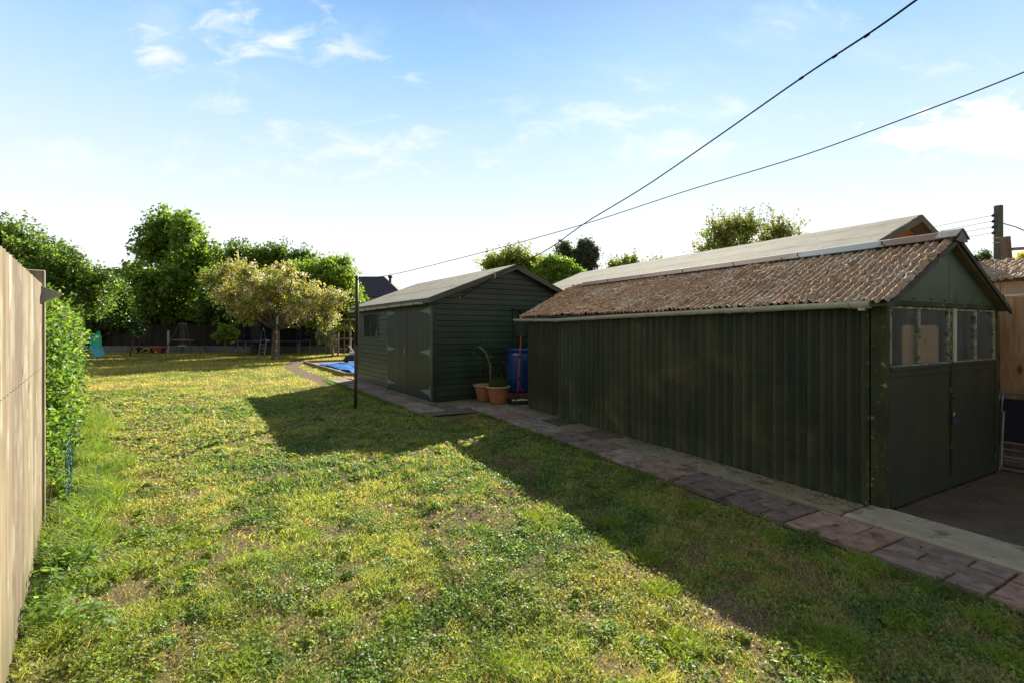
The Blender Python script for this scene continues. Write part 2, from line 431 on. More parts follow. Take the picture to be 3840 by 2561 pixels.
# long grass tufts and rank edge growth
def long_grass(cx, cy, n, rad, h0, h1, col, w=.006):
    a = rng.random(n) * 2 * np.pi; r = rad * np.sqrt(rng.random(n))
    return blades(cx + r * np.cos(a), cy + r * np.sin(a), h0 + (h1 - h0) * rng.random(n), np.full(n, w), 1.0, tint(np.tile(col, (n, 1)), .3))
parts = []
for i in range(130):                                   # along the fence and the hedge foot
    t = -1.9 + 9 * rng.random() ** 1.3; off = .10 + ((.15 + .5 * vnoise(np.array([t]), np.array([1.5]), .5, 8)[0]) * rng.random() if t > -1.3 else .10 * rng.random())
    p = F0 + FD * t + Vector((FD.y, -FD.x)) * off
    tone_ = rng.random(); parts.append(long_grass(p.x, p.y, 90, .11, .04, .22 if t > -.9 else .08, np.array([.12, .20, .035]) * (1 - tone_) + np.array([.26, .30, .07]) * tone_))
for (px, py, hh) in ((730, 2030, .05), (700, 2130, .045), (2430, 2080, .07), (2480, 2200, .06), (2290, 2020, .05), (2300, 1955, .07), (2560, 2400, .07), (3150, 2420, .08), (3400, 2330, .06), (2000, 1930, .07), (1150, 1990, .04), (3100, 2480, .08), (600, 2290, .05), (2600, 1900, .07), (2900, 2010, .07), (3240, 2110, .07), (3700, 2330, .08), (3780, 2480, .08), (1900, 2480, .06), (1500, 2300, .05), (900, 2480, .06)):
    gx, gy = G(px, py)
    parts.append(long_grass(gx, gy, 420, .11, .02, hh, np.array([.19, .25, .035]), .005))
for i in range(190):                                   # rank tufts leaning over the path edge
    ly = 7.0 - 9.5 * rng.random()
    if vnoise(np.array([ly]), np.array([3.0]), .45, 12)[0] < .45: continue
    p = w_of(-1.00 - .12 * rng.random(), ly, GO, GR)
    parts.append(long_grass(p[0], p[1], 110, .09, .02, .065, np.array([.13, .18, .045]) * (.6 + .7 * rng.random()), .005))
for i in range(90):
    ly = 6.5 * rng.random() - .2; p = w_of(-.76, ly, SO, SR)
    parts.append(long_grass(p[0], p[1], 70, .1, .02, .09, np.array([.10, .18, .03]), .008))
V, F, C = merge(parts)
props(np_mesh('long_grass', V, F, m_grass, None, C), 'long rank grass tufts along fence foot and path edge', 'grass', kind='stuff')
# broad weeds at the fence foot
mbp = []
for i in range(55):
    t = -1.9 + 3.6 * rng.random(); p = F0 + FD * t + Vector((FD.y, -FD.x)) * (.08 + .3 * rng.random())
    n = 14; a = rng.random(n) * 6.28; r = .02 + .07 * rng.random(n)
    P = np.stack([p.x + r * np.cos(a), p.y + r * np.sin(a), .02 + .11 * rng.random(n)], 1)
    Nn = np.stack([np.cos(a) * .5, np.sin(a) * .5, np.ones(n)], 1) + rng.normal(size=(n, 3)) * .3
    mbp.append(quads(P, Nn, .018 + .022 * rng.random(n), tint(np.tile(np.array([.14, .23, .06]), (n, 1)), .3), 1.7))
V, F, C = merge(mbp)
props(np_mesh('weeds', V, F, m_grass, None, C), 'broad leaved weeds growing at the foot of the fence', 'weeds', kind='stuff')
# domed leafy clumps standing out of the turf
x, y = sample(1500, 1.5, 10, 1.7); parts = []
for cx, cy in zip(x, y):
    n = int(70 + 70 * rng.random()); a = rng.random(n) * 6.28; rd = .035 + .075 * rng.random(); q_ = np.sqrt(rng.random(n)); cc = np.array([.10, .175, .04]) * (.7 + .8 * rng.random()) + np.array([.10, .07, .0]) * rng.random()
    h0 = hgt(np.array([cx]), np.array([cy]))[0]; ht = .018 + .03 * rng.random()
    P = np.stack([cx + q_ * rd * np.cos(a), cy + q_ * rd * np.sin(a), h0 + ht * (1.05 - q_ ** 2) * (.6 + .5 * rng.random(n))], 1)
    Nn = np.stack([np.cos(a) * q_ * .7, np.sin(a) * q_ * .7, np.ones(n)], 1) + rng.normal(size=(n, 3)) * .5
    parts.append(quads(P, Nn, (.010 + .010 * rng.random(n)) * max(1, cy / 4), tint(np.tile(cc, (n, 1)), .35, .2), 1.5 if rng.random() < .5 else 1.1))
V, F, C = merge(parts)
props(np_mesh('weed_clumps', V, F, m_leaf_gloss, None, C), 'low leafy weed clumps standing out of the lawn', 'weeds', kind='stuff')
# daisies
x, y = sample(120, 1.6, 9, 1.3); dz = fbm(x, y, 1.0, 123, 2) > .56; x = x[dz]; y = y[dz]; n = len(x)
P = np.stack([x, y, hgt(x, y) + .045], 1); Nn = rng.normal(size=(n, 3)) * .3; Nn[:, 2] = 1
Vq, Fq, Cq = quads(P, Nn, np.full(n, .013), np.tile(np.array([.75, .75, .7]), (n, 1)), 1)
props(np_mesh('daisies', Vq, Fq, m_leaf, None, Cq), 'tiny white daisies dotted over the lawn', 'flowers', kind='stuff')

# ------------------------------------------------------------------ path, slabs, yard
m_sett = pm('paving_block', (.62, .60, .56), (1.15, 1.1, 1.0), 9, .9, bump=.8, bd=.004, fine=90, attr=True, c3=(.14, .11, .07), sc3=6, t3=(.54, .70))
m_slab = pm('concrete_slab', (.27, .235, .17), (.37, .325, .245), 4, .9, bump=.5, bd=.004, fine=80, attr=True, c3=(.11, .10, .07), sc3=4.0, t3=(.50, .68))
m_joint = pm('path_bed', (.10, .085, .065), (.16, .135, .10), 20, .95)
def wq(lx, ly, O, R, z): a = w_of(lx, ly, O, R); return (a[0], a[1], z)
path = MB(); path.cur = (1, 1, 1)
def wbox(mb, O, R, x0, x1, y0, y1, z0, z1, ch=.006):
    p = [(x0, y0), (x1, y0), (x1, y1), (x0, y1)]; q_ = [(x0 + ch, y0 + ch), (x1 - ch, y0 + ch), (x1 - ch, y1 - ch), (x0 + ch, y1 - ch)]
    vs = [wq(a, b, O, R, z0) for a, b in p] + [wq(a, b, O, R, z1 - ch) for a, b in p] + [wq(a, b, O, R, z1) for a, b in q_]
    mb.add(vs, [(8, 9, 10, 11)] + [(i, (i + 1) % 4, 4 + (i + 1) % 4, 4 + i) for i in range(4)] + [(4 + i, 4 + (i + 1) % 4, 8 + (i + 1) % 4, 8 + i) for i in range(4)])
bed = MB()
for (x0, x1, y0, y1) in ((-1.02, .0, -6, 6.1), ):
    bed.add([wq(x0, y0, GO, GR, .006), wq(x1 + .02, y0, GO, GR, .006), wq(x1 + .02, y1 + 1.2, GO, GR, .006), wq(x0, y1 + 1.2, GO, GR, .006)], [(0, 1, 2, 3)])
bed.add([wq(-.72, -1.2, SO, SR, .002), wq(4.4, -2.0, SO, SR, .002), wq(4.4, 0, SO, SR, .002), wq(0, 0, SO, SR, .002), wq(0, 6.2, SO, SR, .002), wq(-.74, 6.4, SO, SR, .002)], [(0, 1, 2, 3), (0, 3, 4, 5)])
props(bed.build('path_bed', m_joint), kind='structure')
setts = MB(); R_ = random.Random(5)
tones = [(.38, .25, .20), (.22, .165, .145), (.33, .225, .185), (.27, .20, .175), (.34, .29, .25), (.39, .255, .205), (.21, .165, .145)]
order = [5, 0, 1, 5, 3, 0, 1, 1, 2, 4, 3, 1, 4, 4, 2, 4, 4, 3]
y_ = -3.4; i = 0
while y_ < 7.1:
    t = tones[order[i % len(order)]]; L_ = .60
    # one paving unit is an interlocking arrangement of blocks
    rows = [(-.98, -.71), (-.70, -.44)] if False else None
    lay = [(0, .40, 0, .5), (.41, .6, 0, .5), (0, .2, .5, 1), (.21, .6, .5, 1)] if i % 2 else [(0, .19, 0, .34), (.20, .6, 0, .34), (0, .40, .35, .67), (.41, .6, .35, .67), (0, .19, .68, 1), (.20, .6, .68, 1)]
    for (a0, a1, b0, b1) in lay:
        j = .86 + .25 * R_.random(); setts.cur = tuple(j * q for q in t)
        wbox(setts, GO, GR, -1.0 + b0 * .54 + .005, -1.0 + b1 * .54 - .005, y_ + a0 + .005, y_ + a1 - .003, -.02, .026 + .009 * R_.random(), .004 + .007 * R_.random())
    y_ += L_ + .012; i += 1
# the same blocks turn along the shed
y_ = -.95; i = 0
while y_ < 6.3:
    t = tones[[4, 4, 3, 4, 2, 4, 3][i % 7]]
    for (a0, a1, b0, b1) in ((0, .29, 0, .5), (.3, .6, 0, .5), (0, .2, .5, 1), (.21, .6, .5, 1)):
        j = .85 + .25 * R_.random(); setts.cur = tuple(j * q for q in t)
        wbox(setts, SO, SR, -.72 + b0 * .54 + .005, -.72 + b1 * .54 - .005, y_ + a0 + .005, y_ + a1 - .003, -.02, .027 + .003 * R_.random())
    y_ += .612; i += 1
props(setts.build('path', m_sett), kind='structure')
slabs = MB(); y_ = 0.12
ends = [.12, 1.0, 1.75, 2.5, 3.2, 3.75, 4.3, 4.85, 5.5, 6.1]
tn = [(.95, .9, .74), (1.0, .98, .88), (.95, .9, .8), (.85, .8, .68), (.42, .40, .40), (.8, .76, .66), (.30, .29, .29), (.85, .88, .85), (.9, .92, .9)]
for a, b_, t in zip(ends[:-1], ends[1:], tn):
    slabs.cur = t; wbox(slabs, GO, GR, -.44, -.035, a + .006, b_ - .006, -.02, .036 + .004 * R_.random())
for a, b_, t in ((-3.6, -1.92, (1.25, 1.2, 1.15)), (-1.9, .10, (1.25, 1.22, 1.18))):
    slabs.cur = t; wbox(slabs, GO, GR, -.44, .03, a, b_, -.02, .052, .02)
for (a0, a1, b0, b1, t) in ((-1.2, -.45, 6.62, 7.15, (.7, .74, .75)), (-.43, .15, 6.12, 6.75, (.85, .9, .9)), (-.43, .3, 6.77, 7.3, (.6, .62, .62)), (.17, .9, 6.12, 6.8, (.7, .7, .68))):
    slabs.cur = t; wbox(slabs, GO, GR, a0, a1, b0, b1, -.02, .034)
for a in np.arange(-.2, 6.0, .62):
    slabs.cur = (.55 + .2 * R_.random(),) * 3; wbox(slabs, SO, SR, -.165, -.012, a, a + .6, -.02, .05)
for a in np.arange(0, 4.2, .6):
    slabs.cur = (.5 + .2 * R_.random(),) * 3; wbox(slabs, SO, SR, a, a + .59, -.42, -.01, -.02, .031)
props(slabs.build('pavement', m_slab), kind='structure')
m_yard = pm('worn_concrete', (.075, .060, .048), (.12, .098, .078), 3, .92, bump=.6, bd=.006, fine=70, c3=(.26, .23, .20), sc3=9, t3=(.66, .72))
yd = MB(); yd.add([wq(.035, -4, GO, GR, .012), wq(9, -4, GO, GR, .012), wq(9, -.0, GO, GR, .012), wq(.035, 0, GO, GR, .012)], [(0, 1, 2, 3)])
yd.add([wq(2.43, .0, GO, GR, .012), wq(4.0, .0, GO, GR, .012), wq(4.0, 7, GO, GR, .012), wq(2.43, 7, GO, GR, .012)], [(0, 1, 2, 3)])
props(yd.build('yard', m_yard), kind='structure')

# ------------------------------------------------------------------ GARAGE
GW, GL, GE, GP = 2.43, 6.1, 1.86, 2.49
gar = thing('garage', 'long dark green corrugated garage with lichen covered roof and glazed double doors', 'garage', (*GO, 0), GR)
m_corr = pm('green_corrugated', (.015, .028, .016), (.042, .046, .024), 3.5, .62, (1, 1, .18), .25, .003, 50, attr=True, c3=(.075, .070, .030), sc3=1.4, t3=(.48, .8))
m_gdoor = pm('green_door_paint', (.028, .040, .030), (.045, .052, .038), 3, .55, (1, 1, .3), .2, .002, 60, c3=(.075, .06, .035), sc3=2.0, t3=(.6, .8))
m_gable = pm('green_sheet', (.045, .080, .052), (.065, .105, .070), 2, .55, bump=.15, fine=60, c3=(.035, .055, .035), sc3=3)
m_moss = pm('mossy_timber', (.020, .026, .012), (.060, .068, .018), 6, .85, (1, 1, .3), .6, .004, 50, c3=(.20, .19, .10), sc3=14, t3=(.58, .68))
m_peel = pm('peeling_putty', (.42, .40, .30), (.20, .20, .12), 14, .85, bump=.7, bd=.005, fine=70, c3=(.05, .06, .03), sc3=22, t3=(.5, .58))
m_white = pm('weathered_white', (.48, .46, .40), (.60, .58, .52), 8, .6, bump=.3, fine=50)
m_gutter = pm('grey_plastic', (.50, .48, .44), (.62, .60, .55), 5, .5, bump=.1, c3=(.13, .14, .09), sc3=9, t3=(.66, .80))
m_black = pm('black_plastic', (.012, .012, .014), (.03, .03, .032), 5, .5)
m_inside = pm('dark_interior', (.05, .045, .04), (.09, .08, .07), 2, .9)

def corrug(x0, x1, z0, z1, pitch, amp, y, name, mat, parent, place, seams=()):
    n = int((x1 - x0) / pitch * 10); u = np.linspace(x0, x1, n); zz = np.linspace(z0, z1, 50)
    U, Z, F = grid(u, zz); d = amp * np.sin(U * 2 * np.pi / pitch) + .004 * (fbm(U, Z, .5, 4) - .5)
    for s in seams: d = d + np.where(np.abs(U - s) < .012, -.030, 0) + np.where((U > s) & (U < s + .1), .008, 0)
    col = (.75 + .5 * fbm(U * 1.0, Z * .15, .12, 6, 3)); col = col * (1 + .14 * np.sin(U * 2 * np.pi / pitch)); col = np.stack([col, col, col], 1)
    st_ = np.array([0] + sorted(seams)); ti = np.searchsorted(st_, U); tone = .78 + .5 * hash2(ti, ti * 0, 9)
    col = col * tone[:, None] * np.stack([1 + .25 * (hash2(ti, ti * 0 + 3, 9) - .5), np.ones_like(U), np.ones_like(U)], 1)
    low_ = np.clip(1 - Z / .35, 0, 1) * fbm(U, Z, .12, 66, 3); col = col * (1 + 1.6 * low_[:, None]) + np.array([.3, .28, .1]) * low_[:, None]
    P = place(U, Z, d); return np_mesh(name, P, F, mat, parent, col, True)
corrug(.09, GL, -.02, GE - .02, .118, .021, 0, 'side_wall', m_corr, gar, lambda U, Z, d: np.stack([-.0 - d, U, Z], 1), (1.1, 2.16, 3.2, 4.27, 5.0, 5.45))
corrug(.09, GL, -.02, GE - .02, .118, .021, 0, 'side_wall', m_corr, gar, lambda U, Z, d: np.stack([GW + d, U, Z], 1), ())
bw = MB(); bw.prism([(0.01, 0), (GW - .01, 0), (GW - .01, GE - .03), (GW / 2, GP - .06), (.01, GE - .03)], GL - .03, GL); bw.build('back_wall', m_gable, gar)
fl = MB(); fl.box(.03, GW - .03, .05, GL - .05, .005, .03); fl.build('floor', m_inside, gar)
# corner posts
for (x0, x1) in ((-.022, .05), (GW - .05, GW + .022)):
    m = MB(); m.box(x0, x1, -.03, .085, 0, GE - .03); m.build('corner_post', m_moss, gar, .004)
m = MB(); m.box(-.012, .02, .10, .17, 0, GE - .05); m.build('corner_board', m_moss, gar, .003)
# lintel and gable
m = MB(); m.box(-.02, GW + .02, -.034, .03, 1.80, 1.842); m.build('lintel', m_moss, gar, .003)
for s, (xa, xb) in enumerate(((.0, GW / 2 - .004), (GW / 2 + .004, GW))):
    za = 1.848 + (GP - .05 - 1.85) * (1 - abs(xa - GW / 2) / (GW / 2)); zb = 1.848 + (GP - .05 - 1.85) * (1 - abs(xb - GW / 2) / (GW / 2))
    m = MB(); m.prism([(xa, 1.845), (xb, 1.845), (xb, zb), (xa, za)], -.028 , -.012); o = m.build('gable_panel', m_gable, gar)
    for t in (.12, .4, .68, .92):
        scr = MB(); xx = xa + (xb - xa) * t
        scr.tube([(xx, -.036, 1.87), (xx, -.026, 1.87)], .007, 8)
        scr.build('screw_head', m_black, o)
# doors
def door(x0, x1, mull, gl):
    m = MB(); zt = 1.795; zs = 1.235
    d = MB(); n = 9; w = (x1 - x0) / n
    for i in range(n):
        d.box(x0 + i * w + .0015, x0 + (i + 1) * w - .0015, -.022, .005, .03, zs)
    o = d.build('door', m_gdoor, gar, .002)
    r = MB(); r.box(x0, x1, -.037, -.023, .04, .14); r.build('kick_rail', m_gdoor, o, .002)
    r = MB(); r.box(x0, x1, -.040, .012, zs, zs + .03); r.box(x0 + .002, x1 - .002, -.030, -.023, zs - .06, zs - .001); r.build('sill', m_gdoor, o, .002)
    r = MB(); r.box(x0, x1, -.036, .002, zs + .0305, zs + .040); r.build('putty_bead', m_peel, o)
    fr = MB(); fr.box(x0, x0 + .035, -.028, .01, zs + .041, zt); fr.box(x1 - .035, x1, -.028, .01, zs + .041, zt)
    fr.box(mull - .018, mull + .018, -.030, .008, zs + .041, zt); fr.box(x0 + .036, mull - .019, -.026, .006, zt - .022, zt); fr.box(mull + .019, x1 - .036, -.026, .006, zt - .022, zt)
    fr.build('window_frame', m_peel, o, .003)
    for a, b_ in ((x0 + .036, mull - .019), (mull + .019, x1 - .036)):
        p = MB(); p.box(a, b_, -.012, -.008, zs + .041, zt - .023); p.build('window_pane', gl, o)
    return o
m_pane = new_mat('dusty_glass_reflection_tint'); k = NT(m_pane)
p = k.n('ShaderNodeBsdfGlossy'); p.inputs['Roughness'].default_value = .06; p.inputs[0].default_value = (.55, .72, 1.0, 1)  # gloss tinted blue so the panes look like they reflect something blue-grey
t = k.n('ShaderNodeBsdfTransparent'); t.inputs[0].default_value = (.93, .95, .95, 1)
df = k.n('ShaderNodeBsdfDiffuse'); v = k.coords((1, 1, .25)); k.l(k.mix(k.noise(v, 6), (.12, .15, .19), (.24, .28, .32)), df.inputs[0])  # dust film, its blue-grey tint stands in for a reflection in the pane
x1_ = k.n('ShaderNodeMixShader'); x1_.inputs[0].default_value = .14; k.l(t.outputs[0], x1_.inputs[1]); k.l(df.outputs[0], x1_.inputs[2])
fz = k.n('ShaderNodeLayerWeight'); fz.inputs[0].default_value = .5
x2_ = k.n('ShaderNodeMixShader'); k.l(k.math('ADD', k.math('MULTIPLY', k.math('POWER', fz.outputs[1], 3.0), .6), .05), x2_.inputs[0]); k.l(x1_.outputs[0], x2_.inputs[1]); k.l(p.outputs[0], x2_.inputs[2])
o_ = k.n('ShaderNodeOutputMaterial'); k.l(x2_.outputs[0], o_.inputs[0])
dl = door(.055, 1.245, .60, m_pane); dr = door(1.275, GW - .055, 1.86, m_pane)
m = MB(); m.box(1.285, 1.345, -.046, -.031, 1.275, 1.795); m.build('white_strip', m_white, dr, .002)
m = MB(); m.box(1.252, 1.269, -.036, -.012, .05, 1.232); m.build('door_stop', m_moss, dl)
m = MB(); m.box(1.285, 1.305, -.05, -.038, .90, .98); m.tube([(1.23, -.045, .94), (1.31, -.045, .94)], .006); m.build('bolt', m_moss, dr)
# padlock hangs from the hasp
pl = thing('padlock', 'small blue and steel padlock hanging between the garage doors', 'padlock', wq(1.262, -.055, GO, GR, .71), GR)
m = MB(); m.box(-.032, .032, -.012, .014, -.035, .022); m.build('lock_body', pm('lock_blue', (.02, .05, .14), (.03, .07, .20), 9, .35), pl, .006)
m = MB(); m.tube([(-.02, 0, .02), (-.02, 0, .045), (-.012, 0, .06), (0, 0, .065), (.012, 0, .06), (.02, 0, .045), (.02, 0, .02)], .005, 8)
m.build('shackle', pm('steel', (.5, .5, .5), (.6, .6, .6), 9, .3, metal=1), pl, smooth=True)
# tan board standing inside behind the left pane
def rrect(x0, x1, z0, z1, r):
    pts = [(x0, z0), (x1, z0)]
    for k2 in range(6): a = k2 / 5 * math.pi / 2; pts.append((x1 - r + r * math.cos(a), z1 - r + r * math.sin(a)))
    for k2 in range(6): a = math.pi / 2 + k2 / 5 * math.pi / 2; pts.append((x0 + r + r * math.cos(a), z1 - r + r * math.sin(a)))
    return pts
bd = MB(); bd.prism(rrect(-.36, .36, 0, 1.60, .05), -.009, .009)
o = bd.build('chipboard_panel', pm('chipboard', (.84, .54, .28), (.90, .62, .34), 30, .8), None, .004)
o.location = wq(.78, .035, GO, GR, .03); o.rotation_euler = (0, 0, GR)
props(o, 'tan board with rounded corners standing inside behind the garage window', 'board')
# roof sheets
m_asb = new_mat('lichen_sheet'); k = NT(m_asb); v = k.coords()
a_ = k.n('ShaderNodeAttribute'); a_.attribute_name = 'Col'
n1 = k.noise(v, 7, 6, .7, .4); n2 = k.noise(v, 26, 5, .7); n3 = k.noise(v, 2.2, 4, .6); n4 = k.noise(v, 90, 3, .6)
c = k.mix(k.ss(n2, .38, .62), (.20, .145, .10), (.54, .43, .32))
c = k.mix(k.ss(n1, .56, .68), c, (.15, .085, .045))
sy = k.n('ShaderNodeSeparateXYZ'); k.l(v, sy.inputs[0]); far_ = k.math('MULTIPLY', k.math('SUBTRACT', sy.outputs[1], 1.2), .012)
c = k.mix(k.math('MULTIPLY', k.ss(k.math('ADD', n2, far_), .48, .57), k.ss(k.math('ADD', n3, far_), .36, .56)), c, (.38, .19, .085))
c = k.mix(k.ss(k.noise(v, 14, 5, .7), .66, .72), c, (.34, .33, .09))
c = k.mix(k.ss(k.noise(v, 40, 5, .7), .58, .64), c, (.68, .65, .57))
c = k.mix(1.0, c, a_.outputs['Color'], 'MULTIPLY')
k.out(c, .95, n4, .7, .006, spec=.2)
def lichen_roof(name, parent, x_e, z_e, x_r, z_r, y0, y1, pitch, amp, mossy=.03, seed=0, res=7, mat=None):
    Lr = math.hypot(x_r - x_e, z_r - z_e); nu = int((y1 - y0) / pitch * res); nv = int(Lr / .016)
    U, Vv, F = grid(np.linspace(y0, y1, nu), np.linspace(0, Lr, nv)); dx = (x_r - x_e) / Lr; dz_ = (z_r - z_e) / Lr
    nx, nz_ = (-dz_, dx) if dx > 0 else (dz_, -dx)
    lump = fbm(U * 1.0, Vv, .075, 31 + seed, 3); lump2 = fbm(U, Vv, .35, 61 + seed, 3)
    mo = mossy * np.clip((lump - .50) / .16, 0, 1) * np.clip((lump2 - .34) / .25, .15, 1)
    mo += mossy * .5 * np.clip((fbm(U, Vv, .035, 81 + seed, 2) - .55) / .2, 0, 1)
    low = np.exp(-(Vv / .06) ** 2) * .015 * fbm(U, Vv, .09, 99, 2)
    d = amp * np.sin(U * 2 * np.pi / pitch) + mo + low
    d = d + .008 * (((U - y0) % .68) < .09) - .012 * (np.abs(((U - y0) % .68) - .095) < .006)
    e = .03 * (fbm(U, Vv * 0, .06, 44, 2) - .5) * (Vv < .02)
    drop = np.where((U - y0) < .02, 0, 0)
    P = np.stack([x_e + dx * (Vv + e) + nx * d, U, z_e + dz_ * (Vv + e) + nz_ * d], 1)
    if dx < 0: F = F[:, ::-1]
    col = .72 + .55 * fbm(U, Vv, .05, 7 + seed, 2); col = np.stack([col] * 3, 1)
    return np_mesh(name, P, F, mat or m_asb, parent, col, True)
OV = .13; sl = (GP - GE) / (GW / 2)
rl = lichen_roof('roof', gar, -OV, GE - OV * sl + .03, GW / 2, GP + .01, -.10, GL + .12, .0755, .018, .022)
rr = lichen_roof('roof', gar, GW + OV, GE - OV * sl + .03, GW / 2, GP + .01, -.10, GL + .12, .0755, .014, res=5, seed=5)
m_ubrd = pm('dark_fascia', (.05, .05, .045), (.09, .085, .075), 8, .85, c3=(.22, .21, .17), sc3=16, t3=(.6, .68))
for s in (0, 1):
    xe, xr = (-OV, GW / 2) if s == 0 else (GW + OV, GW / 2)
    z0 = GE - OV * sl
    m = MB(); m.prism([(xe, z0 - .035), (xe, z0 + .015), (xr, GP - .005), (xr, GP - .05)], -.112, -.092)
    m.build('bargeboard', m_ubrd, rl if s == 0 else rr)
    m = MB(); m.prism([(xe, z0 - .005), (xe, z0 + .008), (xr, GP - .012), (xr, GP - .025)], -.09, GL + .1); m.build('soffit', m_ubrd, rl if s == 0 else rr)
m = MB(); m.prism([(GW / 2 + .02, GP - .09), (GW / 2 + .02, GP - .05), (GW + .10, GE - .04), (GW + .06, GE - .075)], -.088, -.03); m.build('rafter', pm('old_timber', (.13, .105, .05), (.20, .16, .08), 9, .85, (1, 1, 1)), rr)
# ridge cap
m_ridge = new_mat('ridge_paint'); k = NT(m_ridge); v = k.coords()
sx = k.n('ShaderNodeSeparateXYZ'); k.l(v, sx.inputs[0]); n1 = k.noise(v, 9, 5, .6)
yv = k.math('ADD', sx.outputs[1], k.math('MULTIPLY', k.math('SUBTRACT', n1, .5), .5))
msk = k.math('MULTIPLY', k.ss(yv, .42, .50), k.ss(yv, 1.5, 1.40))
c = k.mix(k.ss(k.noise(v, 5), .4, .6), (.060, .022, .016), (.10, .038, .026))
c = k.mix(msk, c, (.15, .20, .23)); c = k.mix(k.ss(k.noise(v, 22, 5, .7), .66, .70), c, (.30, .30, .29))
k.out(c, .8, k.noise(v, 40), .3, .003, spec=.12)
m = MB()
rc = [(GW / 2 - .15, GP - .055 + .02), (GW / 2 - .03, GP + .045), (GW / 2, GP + .055), (GW / 2 + .03, GP + .045), (GW / 2 + .15, GP - .055 + .02), (GW / 2 + .15, GP - .065 + .02), (GW / 2, GP + .040), (GW / 2 - .15, GP - .065 + .02)]
m.prism([(a, b_ + .012) for a, b_ in rc], -.02, GL - .25); rid = m.build('ridge_cap', m_ridge, gar)
m = MB(); m.prism([(a + (a - GW / 2) * .06, b_ + .022) for a, b_ in rc], -.135, .03)
m.prism([(GW / 2 - .13, GP - .05), (GW / 2, GP + .05), (GW / 2 + .13, GP - .05), (GW / 2 + .06, GP - .06), (GW / 2 - .06, GP - .06)], -.132, -.120)
m.build('ridge_end_flashing', pm('grey_flashing', (.16, .165, .165), (.26, .26, .26), 14, .8, c3=(.08, .055, .04), sc3=12, spec=.15), rid)
for yy_ in np.arange(.5, 5.8, .9):
    m = MB(); m.tube([(GW / 2 - .09, yy_, GP + .0), (GW / 2 - .10, yy_, GP + .045)], .006, 6); m.build('fixing_bolt', m_black, rid)
# gutter: half round, sagging to a stop end
def gutter(parent, pts, r, mat, name='gutter'):
    V_ = []; F_ = []; n = 9
    for i, (x, y, z_) in enumerate(pts):
        for rr_ in (r, r - .006):
            for k2 in range(n):
                a = math.pi + math.pi * k2 / (n - 1); V_.append((x + rr_ * math.cos(a), y, z_ + rr_ * math.sin(a)))
    m = 2 * n
    for i in range(len(pts) - 1):
        for k2 in range(n - 1):
            F_.append((i * m + k2, i * m + k2 + 1, (i + 1) * m + k2 + 1, (i + 1) * m + k2))
            F_.append((i * m + n + k2, (i + 1) * m + n + k2, (i + 1) * m + n + k2 + 1, i * m + n + k2 + 1))
        F_.append((i * m, (i + 1) * m, (i + 1) * m + n, i * m + n)); F_.append((i * m + n - 1, i * m + 2 * n - 1, (i + 1) * m + 2 * n - 1, (i + 1) * m + n - 1))
    b = MB(); b.add(V_, F_)
    for i in (0, len(pts) - 1):
        x, y, z_ = pts[i]; vs = [(x + r * math.cos(math.pi + math.pi * k2 / (n - 1)), y, z_ + r * math.sin(math.pi + math.pi * k2 / (n - 1))) for k2 in range(n)]
        b.add(vs, [tuple(range(n))])
    return b.build(name, mat, parent, smooth=False)
gx_ = -.105
gp = [(gx_, .14, 1.838), (gx_, 1.6, 1.822), (gx_, 3.2, 1.800), (gx_, 4.9, 1.768), (gx_, 5.9, 1.785), (gx_, 6.42, 1.792)]
g_ = gutter(gar, gp, .055, m_gutter)
for yy_, zz_ in ((.2, 1.838), (1.15, 1.827), (1.42, 1.824), (2.9, 1.804), (4.0, 1.785), (4.9, 1.768), (5.6, 1.78)):
    m = MB(); n = 9; P_ = []
    for sgn in (0, 1):
        for k2 in range(n):
            a = math.pi + math.pi * k2 / (n - 1); P_.append((gx_ + .062 * math.cos(a), yy_ + sgn * .045, zz_ + .062 * math.sin(a)))
    m.add(P_, [(k2, k2 + 1, n + k2 + 1, n + k2) for k2 in range(n - 1)] + [tuple(range(n)), tuple(range(n, 2 * n))]); m.build('gutter_joint', m_gutter, g_)
m = MB(); n = 9; P_ = []
for sgn in (0, 1):
    for k2 in range(n):
        a = math.pi + math.pi * k2 / (n - 1); P_.append((gx_ + .066 * math.cos(a), .05 + sgn * .13, 1.838 + .066 * math.sin(a)))
m.add(P_, [(k2, k2 + 1, n + k2 + 1, n + k2) for k2 in range(n - 1)] + [tuple(range(n)), tuple(range(n, 2 * n)), (0, n, 2 * n - 1, n - 1)])
m.tube([(gx_, .115, 1.78), (gx_, .115, 1.755)], .03, 12); m.build('gutter_outlet', m_gutter, g_)

# ------------------------------------------------------------------ SHED
SW, SL, SE, SP = 4.09, 5.6, 2.27, 3.06
shed = thing('shed', 'large dark green shiplap shed with grey felt roof and double doors', 'shed', (*SO, 0), SR)
m_ship = pm('green_shiplap', (.016, .032, .022), (.034, .058, .038), 3, .42, (.35, .35, 1), .25, .003, 45, attr=True, c3=(.042, .036, .022), sc3=1.1, t3=(.48, .72), spec=.5)
m_felt = new_mat('roof_felt'); k = NT(m_felt); v = k.coords(); f1 = k.noise(v, 160, 3, .6); f2 = k.noise(v, 3, 5, .6)
c = k.mix(k.ss(f2, .3, .7), (.225, .21, .165), (.31, .29, .225)); c = k.mix(k.ss(f1, .35, .65), k.mix(1.0, c, (.70, .70, .70), 'MULTIPLY'), c)
at_ = k.n('ShaderNodeAttribute'); at_.attribute_name = 'Col'; c = k.mix(1.0, c, at_.outputs['Color'], 'MULTIPLY')
k.out(c, .95, f1, .6, .004, spec=.15)
